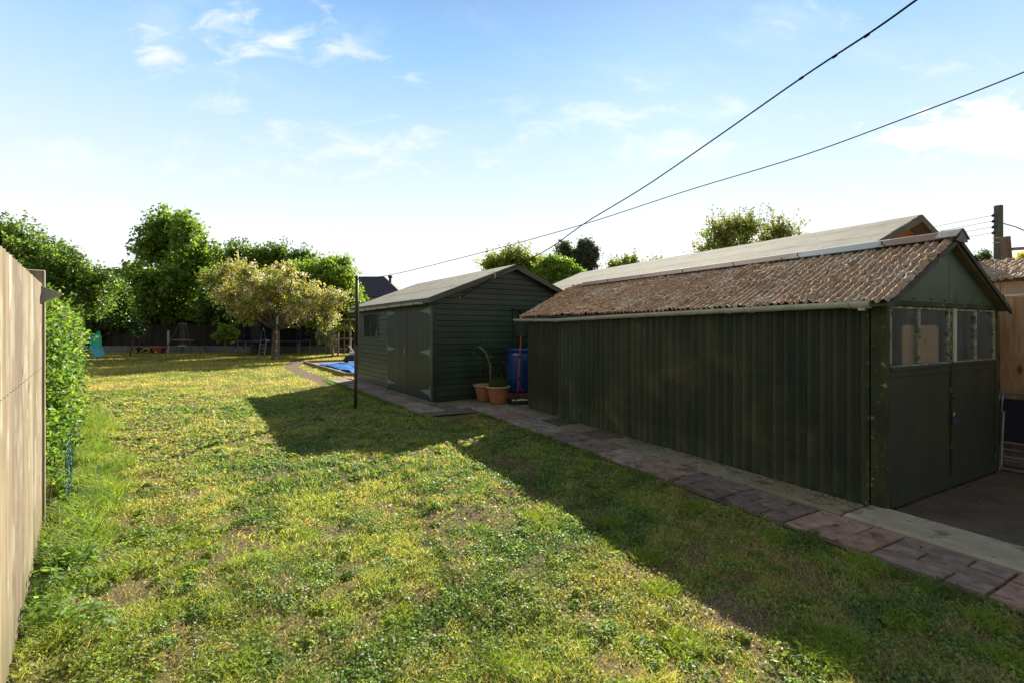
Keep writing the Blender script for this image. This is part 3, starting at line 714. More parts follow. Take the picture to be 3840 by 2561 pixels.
def shiplap(name, parent, fn, L0, L1, z0, ztop, side, bh=.124, clip=None, mat=None):
    """boards as real tilted planks: fn(u, z, d) -> point; clip(z) -> (u0,u1)"""
    m = MB(); z_ = z0; R2 = random.Random(side)
    while z_ < ztop - .01:
        z2 = min(z_ + bh, ztop); j = .8 + .45 * R2.random(); m.cur = (j, j, j)
        a0, a1 = clip(z_) if clip else (L0, L1); b0, b1 = clip(z2) if clip else (L0, L1)
        if a1 - a0 < .05: break
        vs = [fn(a0, z_ + .004, .018), fn(a1, z_ + .004, .018), fn(b1, z2 - .014, .012), fn(b0, z2 - .014, .012), fn(b0, z2 - .002, .001), fn(b1, z2 - .002, .001), fn(a0, z_ + .004, 0), fn(a1, z_ + .004, 0)]
        m.add(vs, [(0, 1, 2, 3), (3, 2, 5, 4), (6, 7, 1, 0)]); z_ = z2
    # backing
    if clip:
        pts = [fn(*t, -.004) for t in ((L0, z0), (L1, z0), (L1, SE - .03), ((L0 + L1) / 2, ztop), (L0, SE - .03))]; m.add(pts, [(0, 1, 2, 3, 4)])
    else: m.add([fn(L0, z0, -.004), fn(L1, z0, -.004), fn(L1, ztop, -.004), fn(L0, ztop, -.004)], [(0, 1, 2, 3)])
    return m.build(name, mat or m_ship, parent)
gclip = lambda z_: (0, SW) if z_ < SE - .03 else ((SW / 2) * (z_ - SE + .03) / (SP - .05 - SE + .03), SW - (SW / 2) * (z_ - SE + .03) / (SP - .05 - SE + .03))
shiplap('gable_wall', shed, lambda u, z_, d: (u, -d, z_), 0, SW, .03, SP - .05, 1, clip=gclip)
shiplap('gable_wall', shed, lambda u, z_, d: (u, SL + d, z_), 0, SW, .03, SP - .05, 2, clip=gclip)
# left wall: three pieces around door and window
shiplap('side_wall', shed, lambda u, z_, d: (-d, u, z_), 2.80, SL, .03, 1.33, 3)
shiplap('side_wall', shed, lambda u, z_, d: (-d, u, z_), 2.80, 3.52, 1.33, 2.2, 4)
shiplap('side_wall', shed, lambda u, z_, d: (-d, u, z_), 4.82, SL, 1.33, 2.2, 5)
shiplap('side_wall', shed, lambda u, z_, d: (-d, u, z_), 3.52, 4.82, 2.03, 2.2, 6)
shiplap('side_wall', shed, lambda u, z_, d: (SW + d, u, z_), 0, SL, .03, 2.2, 7)
m = MB(); m.box(-.03, .0, -.03, .09, 0, 2.2); m.box(0.001, .06, -.032, -.02, 0, 2.24); m.build('corner_post', m_ship, shed, .003)
m = MB(); m.box(-.026, .0, 2.735, 2.80, 0, 2.2); m.build('door_post', m_ship, shed, .003)
m = MB(); m.box(-.02, .0, .0905, 2.734, 2.14, 2.25); m.build('door_header', m_ship, shed, .003)
m = MB(); m.box(.0, .03, .0905, 2.734, .0, .07); m.build('threshold', m_ship, shed)
m_sdoor = pm('green_door_boards', (.016, .028, .022), (.030, .044, .030), 3, .45, (1, 1, .3), .2, .002, 60, attr=True, c3=(.055, .040, .02), sc3=1.5, t3=(.55, .75))
m_hinge = pm('pale_green_hinge', (.14, .22, .15), (.20, .28, .19), 12, .45)
def shed_door(y0, y1, hinge_at):
    d = MB(); n = 11; w = (y1 - y0) / n
    for i in range(n):
        j = .8 + .4 * random.random(); d.cur = (j, j, j); d.box(-.024, -.004, y0 + i * w + .003, y0 + (i + 1) * w - .003, .075, 2.135)
    d.cur = (.5, .5, .5); d.box(-.004, .0, y0, y1, .075, 2.135)
    o = d.build('door', m_sdoor, shed, .003)
    s = 1 if hinge_at == y0 else -1
    for zc in (.24, 1.09, 1.98):
        h = MB(); h.prism([(hinge_at + s * .02, zc - .065), (hinge_at + s * .02, zc + .065), (hinge_at + s * .50, zc + .012), (hinge_at + s * .52, zc), (hinge_at + s * .50, zc - .012)], -.031, -.0245, 'x')
        h.box(-.036, -.025, min(hinge_at - s * .035, hinge_at + s * .015), max(hinge_at - s * .035, hinge_at + s * .015), zc - .12, zc + .12)
        h.build('strap_hinge', m_hinge, o)
    return o
d1 = shed_door(.10, 1.41, .10); d2 = shed_door(1.42, 2.73, 2.73)
m = MB(); m.tube([(-.03, 1.50, 1.02), (-.06, 1.50, 1.02), (-.06, 1.50, 1.14), (-.03, 1.50, 1.14)], .008, 8); m.build('handle', m_white, d2)
wf = MB(); wf.box(-.03, .01, 3.52, 4.82, 1.33, 1.37); wf.box(-.03, .01, 3.52, 4.82, 1.99, 2.03); wf.box(-.03, .01, 3.52, 3.57, 1.371, 1.989); wf.box(-.03, .01, 4.77, 4.82, 1.371, 1.989); wf.box(-.03, .01, 4.15, 4.19, 1.371, 1.989)
wfo = wf.build('window_frame', m_ship, shed, .003)
for a, b_ in ((3.571, 4.149), (4.191, 4.769)):
    p = MB(); p.box(-.012, -.008, a, b_, 1.371, 1.989); p.build('window_pane', m_pane, wfo)
def sitem(name, label, cat, lx, ly, lz, build):
    t = thing(name, label, cat, wq(lx, ly, SO, SR, lz), SR); build(t); return t
m_bottle = pm('white_bottle', (.55, .55, .55), (.65, .62, .62), 9, .4)
def bbot(t):
    m = MB(); m.lathe([(.05, 0), (.055, .02), (.055, .14), (.02, .19), (.02, .23)], 14); m.build('bottle_body', m_bottle, t)
    m = MB(); m.lathe([(.024, .231), (.024, .26)], 12); m.build('cap', pm('red_cap', (.4, .03, .02), (.5, .05, .03), 5, .4), t)
m = MB(); m.box(0, .24, 3.6, 4.75, 1.32, 1.345); m.build('window_shelf', m_inside, shed)
sitem('bottle', 'white bottle with red cap standing inside the shed window', 'bottle', .12, 4.03, 1.346, bbot)
def btub(t):
    m = MB(); m.lathe([(.07, 0), (.085, .09), (.09, .09)], 16); m.build('tub_body', m_bottle, t)
    m = MB(); m.lathe([(.094, .0905), (.094, .10)], 16); m.build('lid', m_gutter, t)
sitem('tub', 'low white tub with lid inside the shed window', 'tub', .12, 3.78, 1.346, btub)
# roof
SOV = .16; ssl = (SP - SE) / (SW / 2)
def felt_roof(parent, w, e, p, y0, y1, ov, sheets, th=.028):
    out = []
    for s in (0, 1):
        sg = 1 if s == 0 else -1; xe = -ov if s == 0 else w + ov; slp = (p - e) / (w / 2); ze = e - ov * slp
        m = MB(); L0 = math.hypot(w / 2 + ov, p - ze); ux = sg * (w / 2 + ov) / L0; uz = (p - ze) / L0; nx = -uz * sg; nz2 = abs(ux)
        U, Vv, F = grid(np.linspace(y0, y1, 60), np.linspace(0, L0, 40))
        d = .010 * (fbm(U, Vv, .7, 3, 3) - .5) + th
        for q2, sh in enumerate(sheets): d = d + np.where(Vv > sh * L0, .005, 0)
        P = np.stack([xe + ux * Vv + nx * d, U, ze + uz * Vv + nz2 * d], 1)
        if s: F = F[:, ::-1]
        o = np_mesh('roof', P, F, m_felt, parent, np.ones((len(P), 3)), False)
        # deck board under the felt, turned-down eave and verges
        k2 = MB(); k2.prism([(xe, ze - .012), (xe + ux * L0, p - .012), (xe + ux * L0 + nx * .02, p + .012), (xe + nx * .02, ze + .012)], y0 + .01, y1 - .01); k2.build('roof_deck', m_felt, o)
        k2 = MB(); k2.cur = (.62, .66, .68)
        k2.prism([(xe - sg * .012, ze - .075), (xe - sg * .012, ze + .026), (xe + sg * .002, ze + .030), (xe + sg * .002, ze - .075)], y0 - .004, y1 + .004); k2.build('eave_felt', m_felt, o)
        for ya, yb in ((y0 - .016, y0 - .001), (y1 + .001, y1 + .016)):
            k2 = MB(); k2.cur = (.50, .54, .56)
            k2.prism([(xe, ze - .085), (xe, ze + .034), (w / 2, p + .036), (w / 2, p - .085)] if s == 0 else [(w / 2, p - .085), (w / 2, p + .036), (xe, ze + .034), (xe, ze - .085)], ya, yb); k2.build('verge_board', m_felt, o)
        # dark overlap lines of the felt sheets
        k2 = MB(); k2.cur = (.35, .35, .35)
        for sh in sheets:
            a = sh * L0; qd = th + .0065
            k2.add([(xe + ux * (a - .008) + nx * qd, y0, ze + uz * (a - .008) + nz2 * qd), (xe + ux * a + nx * qd, y0, ze + uz * a + nz2 * qd), (xe + ux * a + nx * qd, y1, ze + uz * a + nz2 * qd), (xe + ux * (a - .008) + nx * qd, y1, ze + uz * (a - .008) + nz2 * qd)], [(0, 1, 2, 3)])
        k2.build('felt_lap', m_felt, o)
        out.append(o)
    return out
felt_roof(shed, SW, SE, SP, -.14, SL + .14, SOV, (.38, .78))
gp = [(-.20, .15, 2.155), (-.20, 2, 2.15), (-.20, 4, 2.14), (-.20, 5.7, 2.13)]
g_ = gutter(shed, gp, .05, m_gutter)
for yy_ in (.5, 1.2, 2.1, 3.0, 4.0, 5.0):
    m = MB(); m.tube([(-.26, yy_, 2.15), (-.23, yy_, 2.09), (-.17, yy_, 2.09), (-.13, yy_, 2.15), (-.03, yy_, 2.16)], .008, 6); m.build('gutter_bracket', m_black, g_)
m = MB(); m.box(-.20, .05, -.05, -.02, 2.10, 2.14); m.build('gutter_end', m_black, g_)
# right part of gable: black rainwater rail and downpipe above the barrel
m = MB(); m.box(2.00, 4.05, -.06, -.025, 2.02, 2.06); m.tube([(2.25, -.075, 2.03), (2.25, -.075, 1.22), (2.25, -.10, 1.17)], .034, 12); m.build('downpipe', m_black, shed)
m = MB(); m.box(2.02, 2.10, -.05, -.022, .7, 2.0); m.box(2.55, 2.63, -.05, -.022, .7, 2.0); m.build('window_surround', m_ship, shed)
sc_ = MB(); sc_.tube([(.62, -.03, 2.27), (.62, -.05, 2.27)], .02, 10); sc_.build('cable_box', m_gutter, shed)

# ------------------------------------------------------------------ blue barrel, pots, tool
m_blue = pm('blue_plastic', (.010, .05, .20), (.013, .06, .24), 3, .4, bump=.08)
br = thing('water_butt', 'tall blue plastic water barrel standing on bricks between shed and garage', 'barrel', (.17, 10.62, 0), 0)
m = MB(); m.lathe([(.26, .20), (.28, .24), (.285, .5), (.29, .8), (.283, 1.05), (.265, 1.09), (.29, 1.10), (.295, 1.14), (.285, 1.16), (.02, 1.165)], 32); m.build('barrel_body', m_blue, br, smooth=True)
m = MB(); m.box(-.14, -.03, -.293, -.283, 1.03, 1.06); m.build('label_patch', m_white, br)
m_ob = pm('old_brick', (.16, .06, .04), (.24, .10, .06), 12, .9)
for (a, b_) in ((-.3, -.05), (-.02, .25)):
    for zq in (0, .1):
        for (ya, yb) in ((-.28, -.16), (.12, .25)): m = MB(); m.box(a, b_, ya, yb, zq, zq + .095); m.build('brick', m_ob, br, .004)
m_terra = pm('terracotta', (.36, .13, .065), (.46, .19, .10), 5, .65, bump=.15, c3=(.42, .27, .19), sc3=6, t3=(.6, .75))
m_rim = pm('faded_rim', (.46, .27, .18), (.55, .36, .26), 8, .7)
m_earth = pm('potting_soil', (.03, .022, .015), (.06, .045, .03), 30, .95, bump=.8, bd=.02)
def pot(label, x, y, s, rz):
    t = thing('plant_pot', label, 'plant pot', (x, y, .035), rz, 'terracotta pots by the shed')
    m = MB(); prof = [(.15, 0), (.165, .02), (.20, .15), (.235, .30), (.245, .345), (.225, .345), (.215, .30)]
    vs = []; fs = []; n = 32
    for r, zz_ in prof:
        for k2 in range(n):
            a = 2 * math.pi * k2 / n; lob = 1 + .035 * abs(math.cos(4 * a)) * (zz_ < .30) - .02
            vs.append((r * s * lob * math.cos(a), r * s * lob * math.sin(a), zz_ * s))
    for i in range(len(prof) - 1):
        for k2 in range(n): fs.append((i * n + k2, i * n + (k2 + 1) % n, (i + 1) * n + (k2 + 1) % n, (i + 1) * n + k2))
    fs.append(tuple(range(n))[::-1]); m.add(vs, fs); m.build('pot_body', m_terra, t)
    m = MB(); m.lathe([(.245 * s, .346 * s), (.268 * s, .348 * s), (.272 * s, .375 * s), (.262 * s, .385 * s), (.235 * s, .383 * s), (.232 * s, .346 * s)], 32, closed=False); m.build('rim', m_rim, t, smooth=True)
    m = MB(); m.lathe([(.001, .335 * s), (.232 * s, .325 * s)], 24, closed=False); m.build('soil', m_earth, t)
    return t
pot('terracotta pot with pale rim and grassy plants, front one by the path', -.296, 9.95, .96, .2)
pot('redder terracotta pot half hidden behind the front pot, against the shed', -.60, 10.36, .92, .5)
def stems_plant(name, label, x, y, z0, stems, leafn, lsz, col, grass=0, gh=.25, wood=m_twig, cat='plant', sr=.006):
    t = thing(name, label, cat, (x, y, z0)); m = MB(); pts = []
    for st in stems:
        m.tube(st, [sr * (1 - .6 * i / (len(st) - 1)) for i in range(len(st))], 6); pts += st[1:]
    m.build('stems', wood, t)
    pr = []
    if leafn:
        P = np.array([random.choice(pts) for _ in range(leafn)]) + rng.normal(size=(leafn, 3)) * .05
        pr.append(quads(P, rng.normal(size=(leafn, 3)) + np.array([0, 0, .6]), lsz * (.7 + .6 * rng.random(leafn)), tint(np.tile(np.array(col), (leafn, 1)), .3), 1.6))
    if grass:
        n = grass; a = rng.random(n) * 6.28; r = .2 * np.sqrt(rng.random(n)); V, F, C = blades(r * np.cos(a), r * np.sin(a), gh * (.5 + .5 * rng.random(n)), np.full(n, .009), .45, tint(np.tile(np.array([.07, .12, .04]), (n, 1)), .3)); pr.append((V, F, C))
    if pr:
        V, F, C = merge(pr); np_mesh('leaves', V, F, m_leaf, t, C)
    return t
stems_plant('potted_grass', 'grassy bulbs and twiggy stems growing in the front terracotta pot', -.296, 9.95, .36,
            [[(-.06, 0, 0), (-.08, 0, .25), (-.14, 0, .48), (-.22, 0, .62)], [(.1, 0, 0), (.12, .02, .3), (.2, .03, .45)], [(.16, 0, 0), (.2, 0, .3), (.15, 0, .5)], [(-.05, .03, .1), (-.02, .05, .4)]], 60, .03, (.05, .10, .035), 260, .27)
stems_plant('potted_rose', 'sparse leggy plant growing in the rear terracotta pot', -.60, 10.36, .34,
            [[(0, 0, 0), (.03, 0, .35), (.0, 0, .7), (-.05, 0, .95)], [(.02, 0, .3), (.1, 0, .6), (.12, 0, .9)], [(-.05, 0, 0), (-.1, 0, .4), (-.15, 0, .75)]], 190, .045, (.04, .09, .035))
cb = MB(); cb.tube([(-.72, 10.2, 1.22), (-.60, 10.22, 1.13), (-.53, 10.22, 1.02), (-.47, 10.2, .80), (-.46, 10.18, .36)], [.016, .014, .012, .012, .01], 8)
props(cb.build('cut_branch', m_bark_pale), 'pale cut branch leaning out of the terracotta pots', 'branch')
tl = thing('garden_tool', 'long red handled tool with black blade leaning beside the blue barrel', 'tool', (.10, 10.0, .03))
m = MB(); m.tube([(.0, 0, 0), (.03, .05, .4), (.09, .14, 1.42)], .013, 10); m.build('handle', pm('red_paint', (.42, .05, .035), (.52, .08, .05), 8, .4), tl, smooth=True)
m = MB(); m.tube([(.02, .02, .52), (.10, .02, .28), (.16, .03, .24)], .007, 6); m.build('brace', pm('dull_red', (.30, .05, .04), (.36, .07, .05), 8, .5), tl)
for (a, b_) in (((.0365, .062, .50), (.039, .066, .54)), ((.062, .1, .95), (.065, .104, .99))):
    m = MB(); m.tube([a, b_], .022, 10); m.build('collar', m_black, tl)
m = MB(); m.prism([(.02, 1.40), (.17, 1.40), (.18, 1.50), (.18, 1.74), (.02, 1.76), (.0, 1.5)], .14, .165); m.build('blade', m_black, tl, .006)
ty = thing('tray', 'black plastic tray of pale stones on the ground beside the garage corner', 'tray', (.16, 9.93, .03), .3)
m = MB(); m.box(-.22, .22, -.15, .15, 0, .012); m.box(-.22, .22, -.15, -.138, .013, .09); m.box(-.22, .22, .138, .15, .013, .09); m.box(-.22, -.208, -.137, .137, .013, .09); m.box(.208, .22, -.137, .137, .013, .09); m.build('tray_body', m_black, ty, .003)
for i in range(6):
    m = MB(); r = .035 + .015 * random.random(); cx, cy = random.uniform(-.15, .15), random.uniform(-.09, .09)
    m.lathe([(r * .5, .013), (r, .045), (r * .8, .085), (r * .3, .10)], 9, (cx, cy, 0)); m.build('stone', m_gutter, ty, smooth=True)

# ------------------------------------------------------------------ LOG CABIN behind the garage
cab = thing('log_cabin', 'long timber cabin with pale felt roof and orange gable behind the garage', 'cabin', (*w_of(2.75, 1.0, GO, GR), 0), GR)
CO = Vector((6.88, 7.98)); cx_, cy_ = loc_of(CO.x, CO.y, GO, GR); CWd = 4.4
cab.location = (*w_of(cx_ - CWd / 2, cy_ + .15, GO, GR), 0)
felt_roof(cab, CWd, 2.62, 3.47, -.15, 9.3, .2, (.30, .58, .86))
m_log = pm('orange_boards', (.40, .13, .045), (.50, .18, .06), 3, .6, (.4, 1, 6), .4, .004, 40)
m = MB(); m.prism([(.02, 0), (CWd - .02, 0), (CWd - .02, 2.58), (CWd / 2, 3.40), (.02, 2.58)], .10, .14); m.build('gable_wall', m_log, cab); m = MB(); m.prism([(.02, 0), (CWd - .02, 0), (CWd - .02, 2.58), (CWd / 2, 3.40), (.02, 2.58)], 9.0, 9.04); m.build('gable_wall', m_log, cab)
m = MB(); m.box(.02, .06, .141, 8.999, 0, 2.56); m.build('side_wall', m_log, cab); m = MB(); m.box(CWd - .06, CWd - .02, .141, 8.999, 0, 2.56); m.build('side_wall', m_log, cab)

# ------------------------------------------------------------------ RIGHT: fence, neighbour outbuilding, pole
m_pine = new_mat('knotty_pine'); k = NT(m_pine); v = k.coords((1, 1, .12)); at_ = k.n('ShaderNodeAttribute'); at_.attribute_name = 'Col'
c = k.mix(k.ss(k.noise(v, 22, 5, .6, 1.0), .35, .7), (.42, .23, .11), (.56, .38, .24))
kn = k.n('ShaderNodeTexVoronoi'); kn.inputs['Scale'].default_value = 3.2; vv_ = k.coords((2.2, 2.2, 1.0)); k.l(vv_, kn.inputs['Vector'])
c = k.mix(k.ss(kn.outputs['Distance'], .24, .10), c, (.13, .065, .04)); c = k.mix(1.0, c, at_.outputs['Color'], 'MULTIPLY')
k.out(c, .8, k.noise(v, 60), .3, .003)
rf = thing('timber_fence', 'knotty brown timber fence beside the garage doors', 'fence', wq(2.86, 0, GO, GR, 0), GR)
m = MB(); R3 = random.Random(3)
for i, yb in enumerate(np.arange(-3.0, 7, .118)):
    j = .72 + .42 * R3.random(); m.cur = (j, j * (.92 + .1 * R3.random()), j * (.85 + .2 * R3.random())); m.box(-.012 - .020 * (i % 2), .01 - .014 * (i % 2), yb, yb + .114, .03, 1.955 + .004 * (i % 3))
m.build('boards', m_pine, rf, .002)
m = MB(); m.box(-.03, .03, -3.0, 7, 1.966, 1.985); m.build('top_rail', m_white, rf, .002)
for yb in (-2.9, -1.1, .9, 2.8): 
    m = MB(); m.box(.012, .09, yb, yb + .09, 0, 1.9); m.build('fence_post', m_pine, rf)
ob = thing('outbuilding', 'neighbouring timber outbuilding with mossy corrugated roof behind the fence', 'outbuilding', wq(3.8, 0, GO, GR, 0), GR)
m = MB()
for i, yb in enumerate(np.arange(-4, 1.0, .62)):
    j = .9 + .2 * R3.random(); m.cur = (j, j * .97, j * .9); m.box(0, .03, yb, yb + .61, 0, 2.2)
m.box(0, 3, 1.0, 1.03, 0, 2.2); m.build('wall', pm('pale_timber', (.50, .38, .26), (.60, .48, .35), 6, .8, (1, 1, .2), attr=True), ob)
lichen_roof('roof', ob, -.12, 2.22, 1.5, 2.64, -4, 1.25, .075, .014, .03, 9, 5)
lichen_roof('roof', ob, 3.12, 2.22, 1.5, 2.64, -4, 1.25, .075, .014, .03, 12, 4)
def wood_pole(px, Y, ztop):
    x = (px - 1920) / FPX * Y; t = thing('utility_pole', 'weathered wooden utility pole with black insulators behind the outbuilding', 'utility pole', (x, Y, 0))
    m = MB(); m.tube([(0, 0, 0), (0, 0, ztop - .12), (.0, 0, ztop - .01)], [.12, .10, .10], 16); m.build('pole', pm('weathered_pole', (.07, .085, .075), (.12, .13, .115), 5, .9, (1, 1, .15), .6, .006, 50, c3=(.14, .15, .04), sc3=2), t, smooth=False)
    for i in range(4):
        zq = ztop - .30 - .17 * i
        m = MB(); m.tube([(0, 0, zq), (-.17, -.02, zq)], .010, 6); m.lathe([(.012, -.05), (.035, -.03), (.035, .02), (.015, .04)], 10, (-.18, -.02, zq)); m.build('insulator', m_black, t)
        m = MB(); pts = []
        for s in range(14):
            f = s / 13; pts.append((-.19 - 22 * f, -.02 + 30 * f, zq + 1.6 * (f * f - f) - 1.6 * f)); 
        m.tube(pts, .0065, 5); m.build('wire', m_black, t)
        m = MB(); m.tube([(.09, 0, zq + .03), (.14, 0, zq + .03)], .010, 6); m.build('step_bolt', m_black, t)
    for zq in (ztop - .98, ztop - 1.12):
        m = MB(); m.lathe([(.105, 0), (.112, .0), (.112, .02), (.105, .02)], 14, (0, 0, zq)); m.tube([(-.10, 0, zq + .01), (-.20, -.02, zq + .01)], .012, 6); m.build('steel_band', m_gutter, t)
    cb = MB(); cb.tube([(.1, 0, ztop - .52), (.3, -.2, ztop - .68), (.55, -.6, ztop - 1.05), (.9, -1.2, ztop - 1.35), (2.5, -3, ztop - 2.0)], .014, 6)
    cb.lathe([(.02, -.05), (.05, -.03), (.05, .03), (.02, .05)], 10, (.55, -.6, ztop - 1.05)); cb.build('service_cable', m_black, t)
    return t
wood_pole(3744, 14, 5.22)
st = thing('timber_prop', 'leaning brown timber prop with crossbar behind the outbuilding roof', 'timber prop', (*at(3772, 985, 10.5)[:2], 0))
m = MB(); m.bar((.28, 0, 0), (-.02, 0, 3.62), .15, .10); m.build('upright', m_bark, st, .004)
m = MB(); m.bar((.09, -.06, 3.34), (2.2, -.06, 3.46), .06, .06); m.build('crossbar', m_bark_pale, st)
# folded chairs
m_navy = pm('navy_fabric', (.010, .010, .022), (.018, .018, .034), 30, .85)
m_tube = pm('grey_tube', (.20, .20, .21), (.28, .28, .29), 6, .4, metal=.3)
def folded_chair(lx, ly, lab):
    t = thing('folding_chair', lab, 'folding chair', wq(lx, ly, GO, GR, .012), GR, 'folded chairs leaning on the fence'); t.rotation_euler = (0, math.radians(7), GR)
    f = MB()
    for yy_ in (-.27, .27):
        f.tube([(0, yy_, .0), (0, yy_, .84), (0, yy_ * .93, .88)], .012, 8); f.tube([(-.045, yy_ * .9, .04), (-.045, yy_ * .9, .66)], .011, 8)
    for zz_ in (.02, .12, .24, .87): f.tube([(0, -.27, zz_), (0, .27, zz_)], .011, 8)
    for zz_ in (.16, .32): f.tube([(-.045, -.24, zz_), (-.045, .24, zz_)], .010, 8)
    f.build('frame', m_tube, t)
    s = MB(); s.box(-.032, -.016, -.25, .25, .34, .78); s.build('seat', m_navy, t, .006)
    s = MB(); s.box(-.014, .008, -.25, .25, .40, .80); s.build('backrest', m_navy, t, .006)
folded_chair(2.58, -.27, 'folded dark blue chair with grey tube frame, outermost against the fence')
folded_chair(2.66, -.22, 'folded dark blue chair sandwiched next to the fence')
sm = MB(); sm.prism([(0, 0), (.035, .01), (.055, .0), (.015, .045)], 0, .004, 'y')
o = sm.build('white_tag', m_white); o.location = wq(2.50, -.35, GO, GR, .62); o.rotation_euler = (0, math.radians(7), GR + math.pi / 2); props(o, 'scrap of white card caught on the folded chairs', 'card')

# ------------------------------------------------------------------ LEFT FENCE
m_fw = new_mat('pale_featheredge'); k = NT(m_fw); v = k.coords((1, 1, .06)); at_ = k.n('ShaderNodeAttribute'); at_.attribute_name = 'Col'
c = k.mix(k.ss(k.noise(v, 24, 5, .65, .8), .3, .7), (.20, .155, .10), (.30, .245, .175))
c = k.mix(k.ss(k.noise(k.coords((1, 1, .25)), 9, 4, .6), .52, .66), c, (.36, .32, .255))
kn = k.n('ShaderNodeTexVoronoi'); kn.inputs['Scale'].default_value = 2.6; k.l(k.coords((3, 3, 1)), kn.inputs['Vector'])
c = k.mix(k.ss(kn.outputs['Distance'], .15, .05), c, (.15, .09, .045))
fs = k.n('ShaderNodeSeparateXYZ'); k.l(k.coords(), fs.inputs[0]); c = k.mix(k.math('MULTIPLY', k.ss(fs.outputs[2], .55, .0), k.ss(k.noise(v, 9, 5, .7), .35, .6)), c, (.13, .12, .06))
c = k.mix(k.ss(k.noise(k.coords((1, 1, .02)), 90, 4, .7), .56, .66), c, (.17, .125, .08)); c = k.mix(1.0, c, at_.outputs['Color'], 'MULTIPLY')
k.out(c, .85, k.noise(v, 70), .35, .003, spec=.25)
lf = thing('wooden_fence', 'tall pale featheredge timber fence at the left edge', 'fence', (F0.x, F0.y, 0), FR)   # local x runs away along the boundary, garden at -y
bo = MB(); xx = -.075; i = 0
while xx > -3.4:
    j = .74 + .42 * R3.random(); bo.cur = (j, j * (.95 + .07 * R3.random()), j * (.88 + .14 * R3.random()))
    w = .125; zt_ = 1.945 + .003 * (i % 2)
    bo.add([(xx, -.046, .02), (xx - w, -.018, .02), (xx - w, -.008, .02), (xx, -.008, .02), (xx, -.046, zt_), (xx - w, -.018, zt_), (xx - w, -.008, zt_), (xx, -.008, zt_)],
           [(0, 1, 5, 4), (1, 2, 6, 5), (3, 0, 4, 7), (2, 3, 7, 6), (4, 5, 6, 7), (3, 2, 1, 0)])
    xx -= .113; i += 1
bo.build('boards', m_fw, lf)
m = MB()
for zz_ in (.35, 1.0, 1.7): m.box(-3.4, -.05, -.0075, .05, zz_, zz_ + .075)
m.build('rail', m_fw, lf)
m = MB(); m.prism([(-.05, 0), (.05, 0), (.05, 2.035), (.0, 2.06), (-.05, 2.05)], -.06, .05); m.build('fence_post', m_fw, lf, .004)
m = MB()
for zz_ in (1.30,): 
    for q2 in range(28): m.tube([(-.10 - .113 * q2, -.0475, zz_), (-.10 - .113 * q2, -.030, zz_)], .0014, 5)
m.build('nail_heads', m_black, lf)
sl_ = thing('solar_light', 'small wedge shaped black solar lamp fixed near the fence post top', 'solar lamp', (F0.x - .10 * FD.x + .06 * FD.y, F0.y - .10 * FD.y - .06 * FD.x, 1.84), FR)
m = MB(); m.add([(-.06, .02, -.05), (.06, .02, -.05), (.06, .02, .075), (-.06, .02, .075), (-.05, -.10, .02), (.05, -.10, .02)], [(0, 1, 5, 4), (3, 0, 4), (1, 2, 5), (0, 3, 2, 1)]); m.build('lamp_body', pm('lens_grey', (.25, .25, .23), (.34, .34, .31), 9, .2), sl_)
m = MB(); m.add([(-.063, .02, .078), (.063, .02, .078), (.053, -.105, .024), (-.053, -.105, .024), (-.063, .02, .086), (.063, .02, .086), (.053, -.107, .032), (-.053, -.107, .032)], [(0, 1, 2, 3), (7, 6, 5, 4), (3, 2, 6, 7), (0, 3, 7, 4), (2, 1, 5, 6), (1, 0, 4, 5)]); m.build('solar_panel', m_gutter, sl_)
m = MB(); m.box(-.065, .065, .021, .032, -.06, .088); m.build('back_plate', m_black, sl_, .003)
# rusty crook
cpx, cpy = G(172, 1950)
ck = MB(); b0 = Vector(at(182, 1900, 4.15)); b1 = Vector(at(205, 1720, 4.25)); b2 = Vector(at(216, 1610, 4.3)); b3 = Vector(at(210, 1597, 4.3)); b4 = Vector(at(203, 1612, 4.3)); b5 = Vector(at(190, 1625, 4.28)); b6 = Vector(at(178, 1604, 4.27))
ck.tube([(b0.x - .01, b0.y, 0), b0, b1, b2, b3, b4, b5, b6], .007, 7)
props(ck.build('garden_crook', pm('rust', (.14, .05, .025), (.22, .09, .045), 14, .8)), 'thin rusty hooked rod standing at the foot of the hedge', 'plant hook')
nm = MB(); p0 = F0 + FD * .25 + Vector((FD.y, -FD.x)) * .18
for i in range(40):
    a = p0 + FD * (.05 * i); sg = .02 * math.sin(i * .7)
    nm.tube([(a.x + .02 * math.sin(q2 + i) , a.y, .02 + q2 * .12) for q2 in range(6)], .0022, 4)
for q2 in range(13):
    nm.tube([((p0 + FD * (.1 * i)).x + .015 * math.sin(i + q2), (p0 + FD * (.1 * i)).y, .04 + .048 * q2 + .02 * math.sin(i * .8 + q2)) for i in range(20)], .0022, 4)
props(nm.build('wire_netting', pm('green_wire', (.05, .16, .12), (.09, .24, .19), 8, .5)), 'green wire netting along the foot of the hedge', 'netting')
dp = MB(); hx, hy = G(272, 1668); dp.prism([(hx - .05, hy - .05), (hx + .05, hy - .05), (hx + .05, hy + .05), (hx - .05, hy + .05)], 0, .5, 'z')
props(dp.build('stub_post', m_bark), 'short dark post half swallowed by the hedge', 'post')

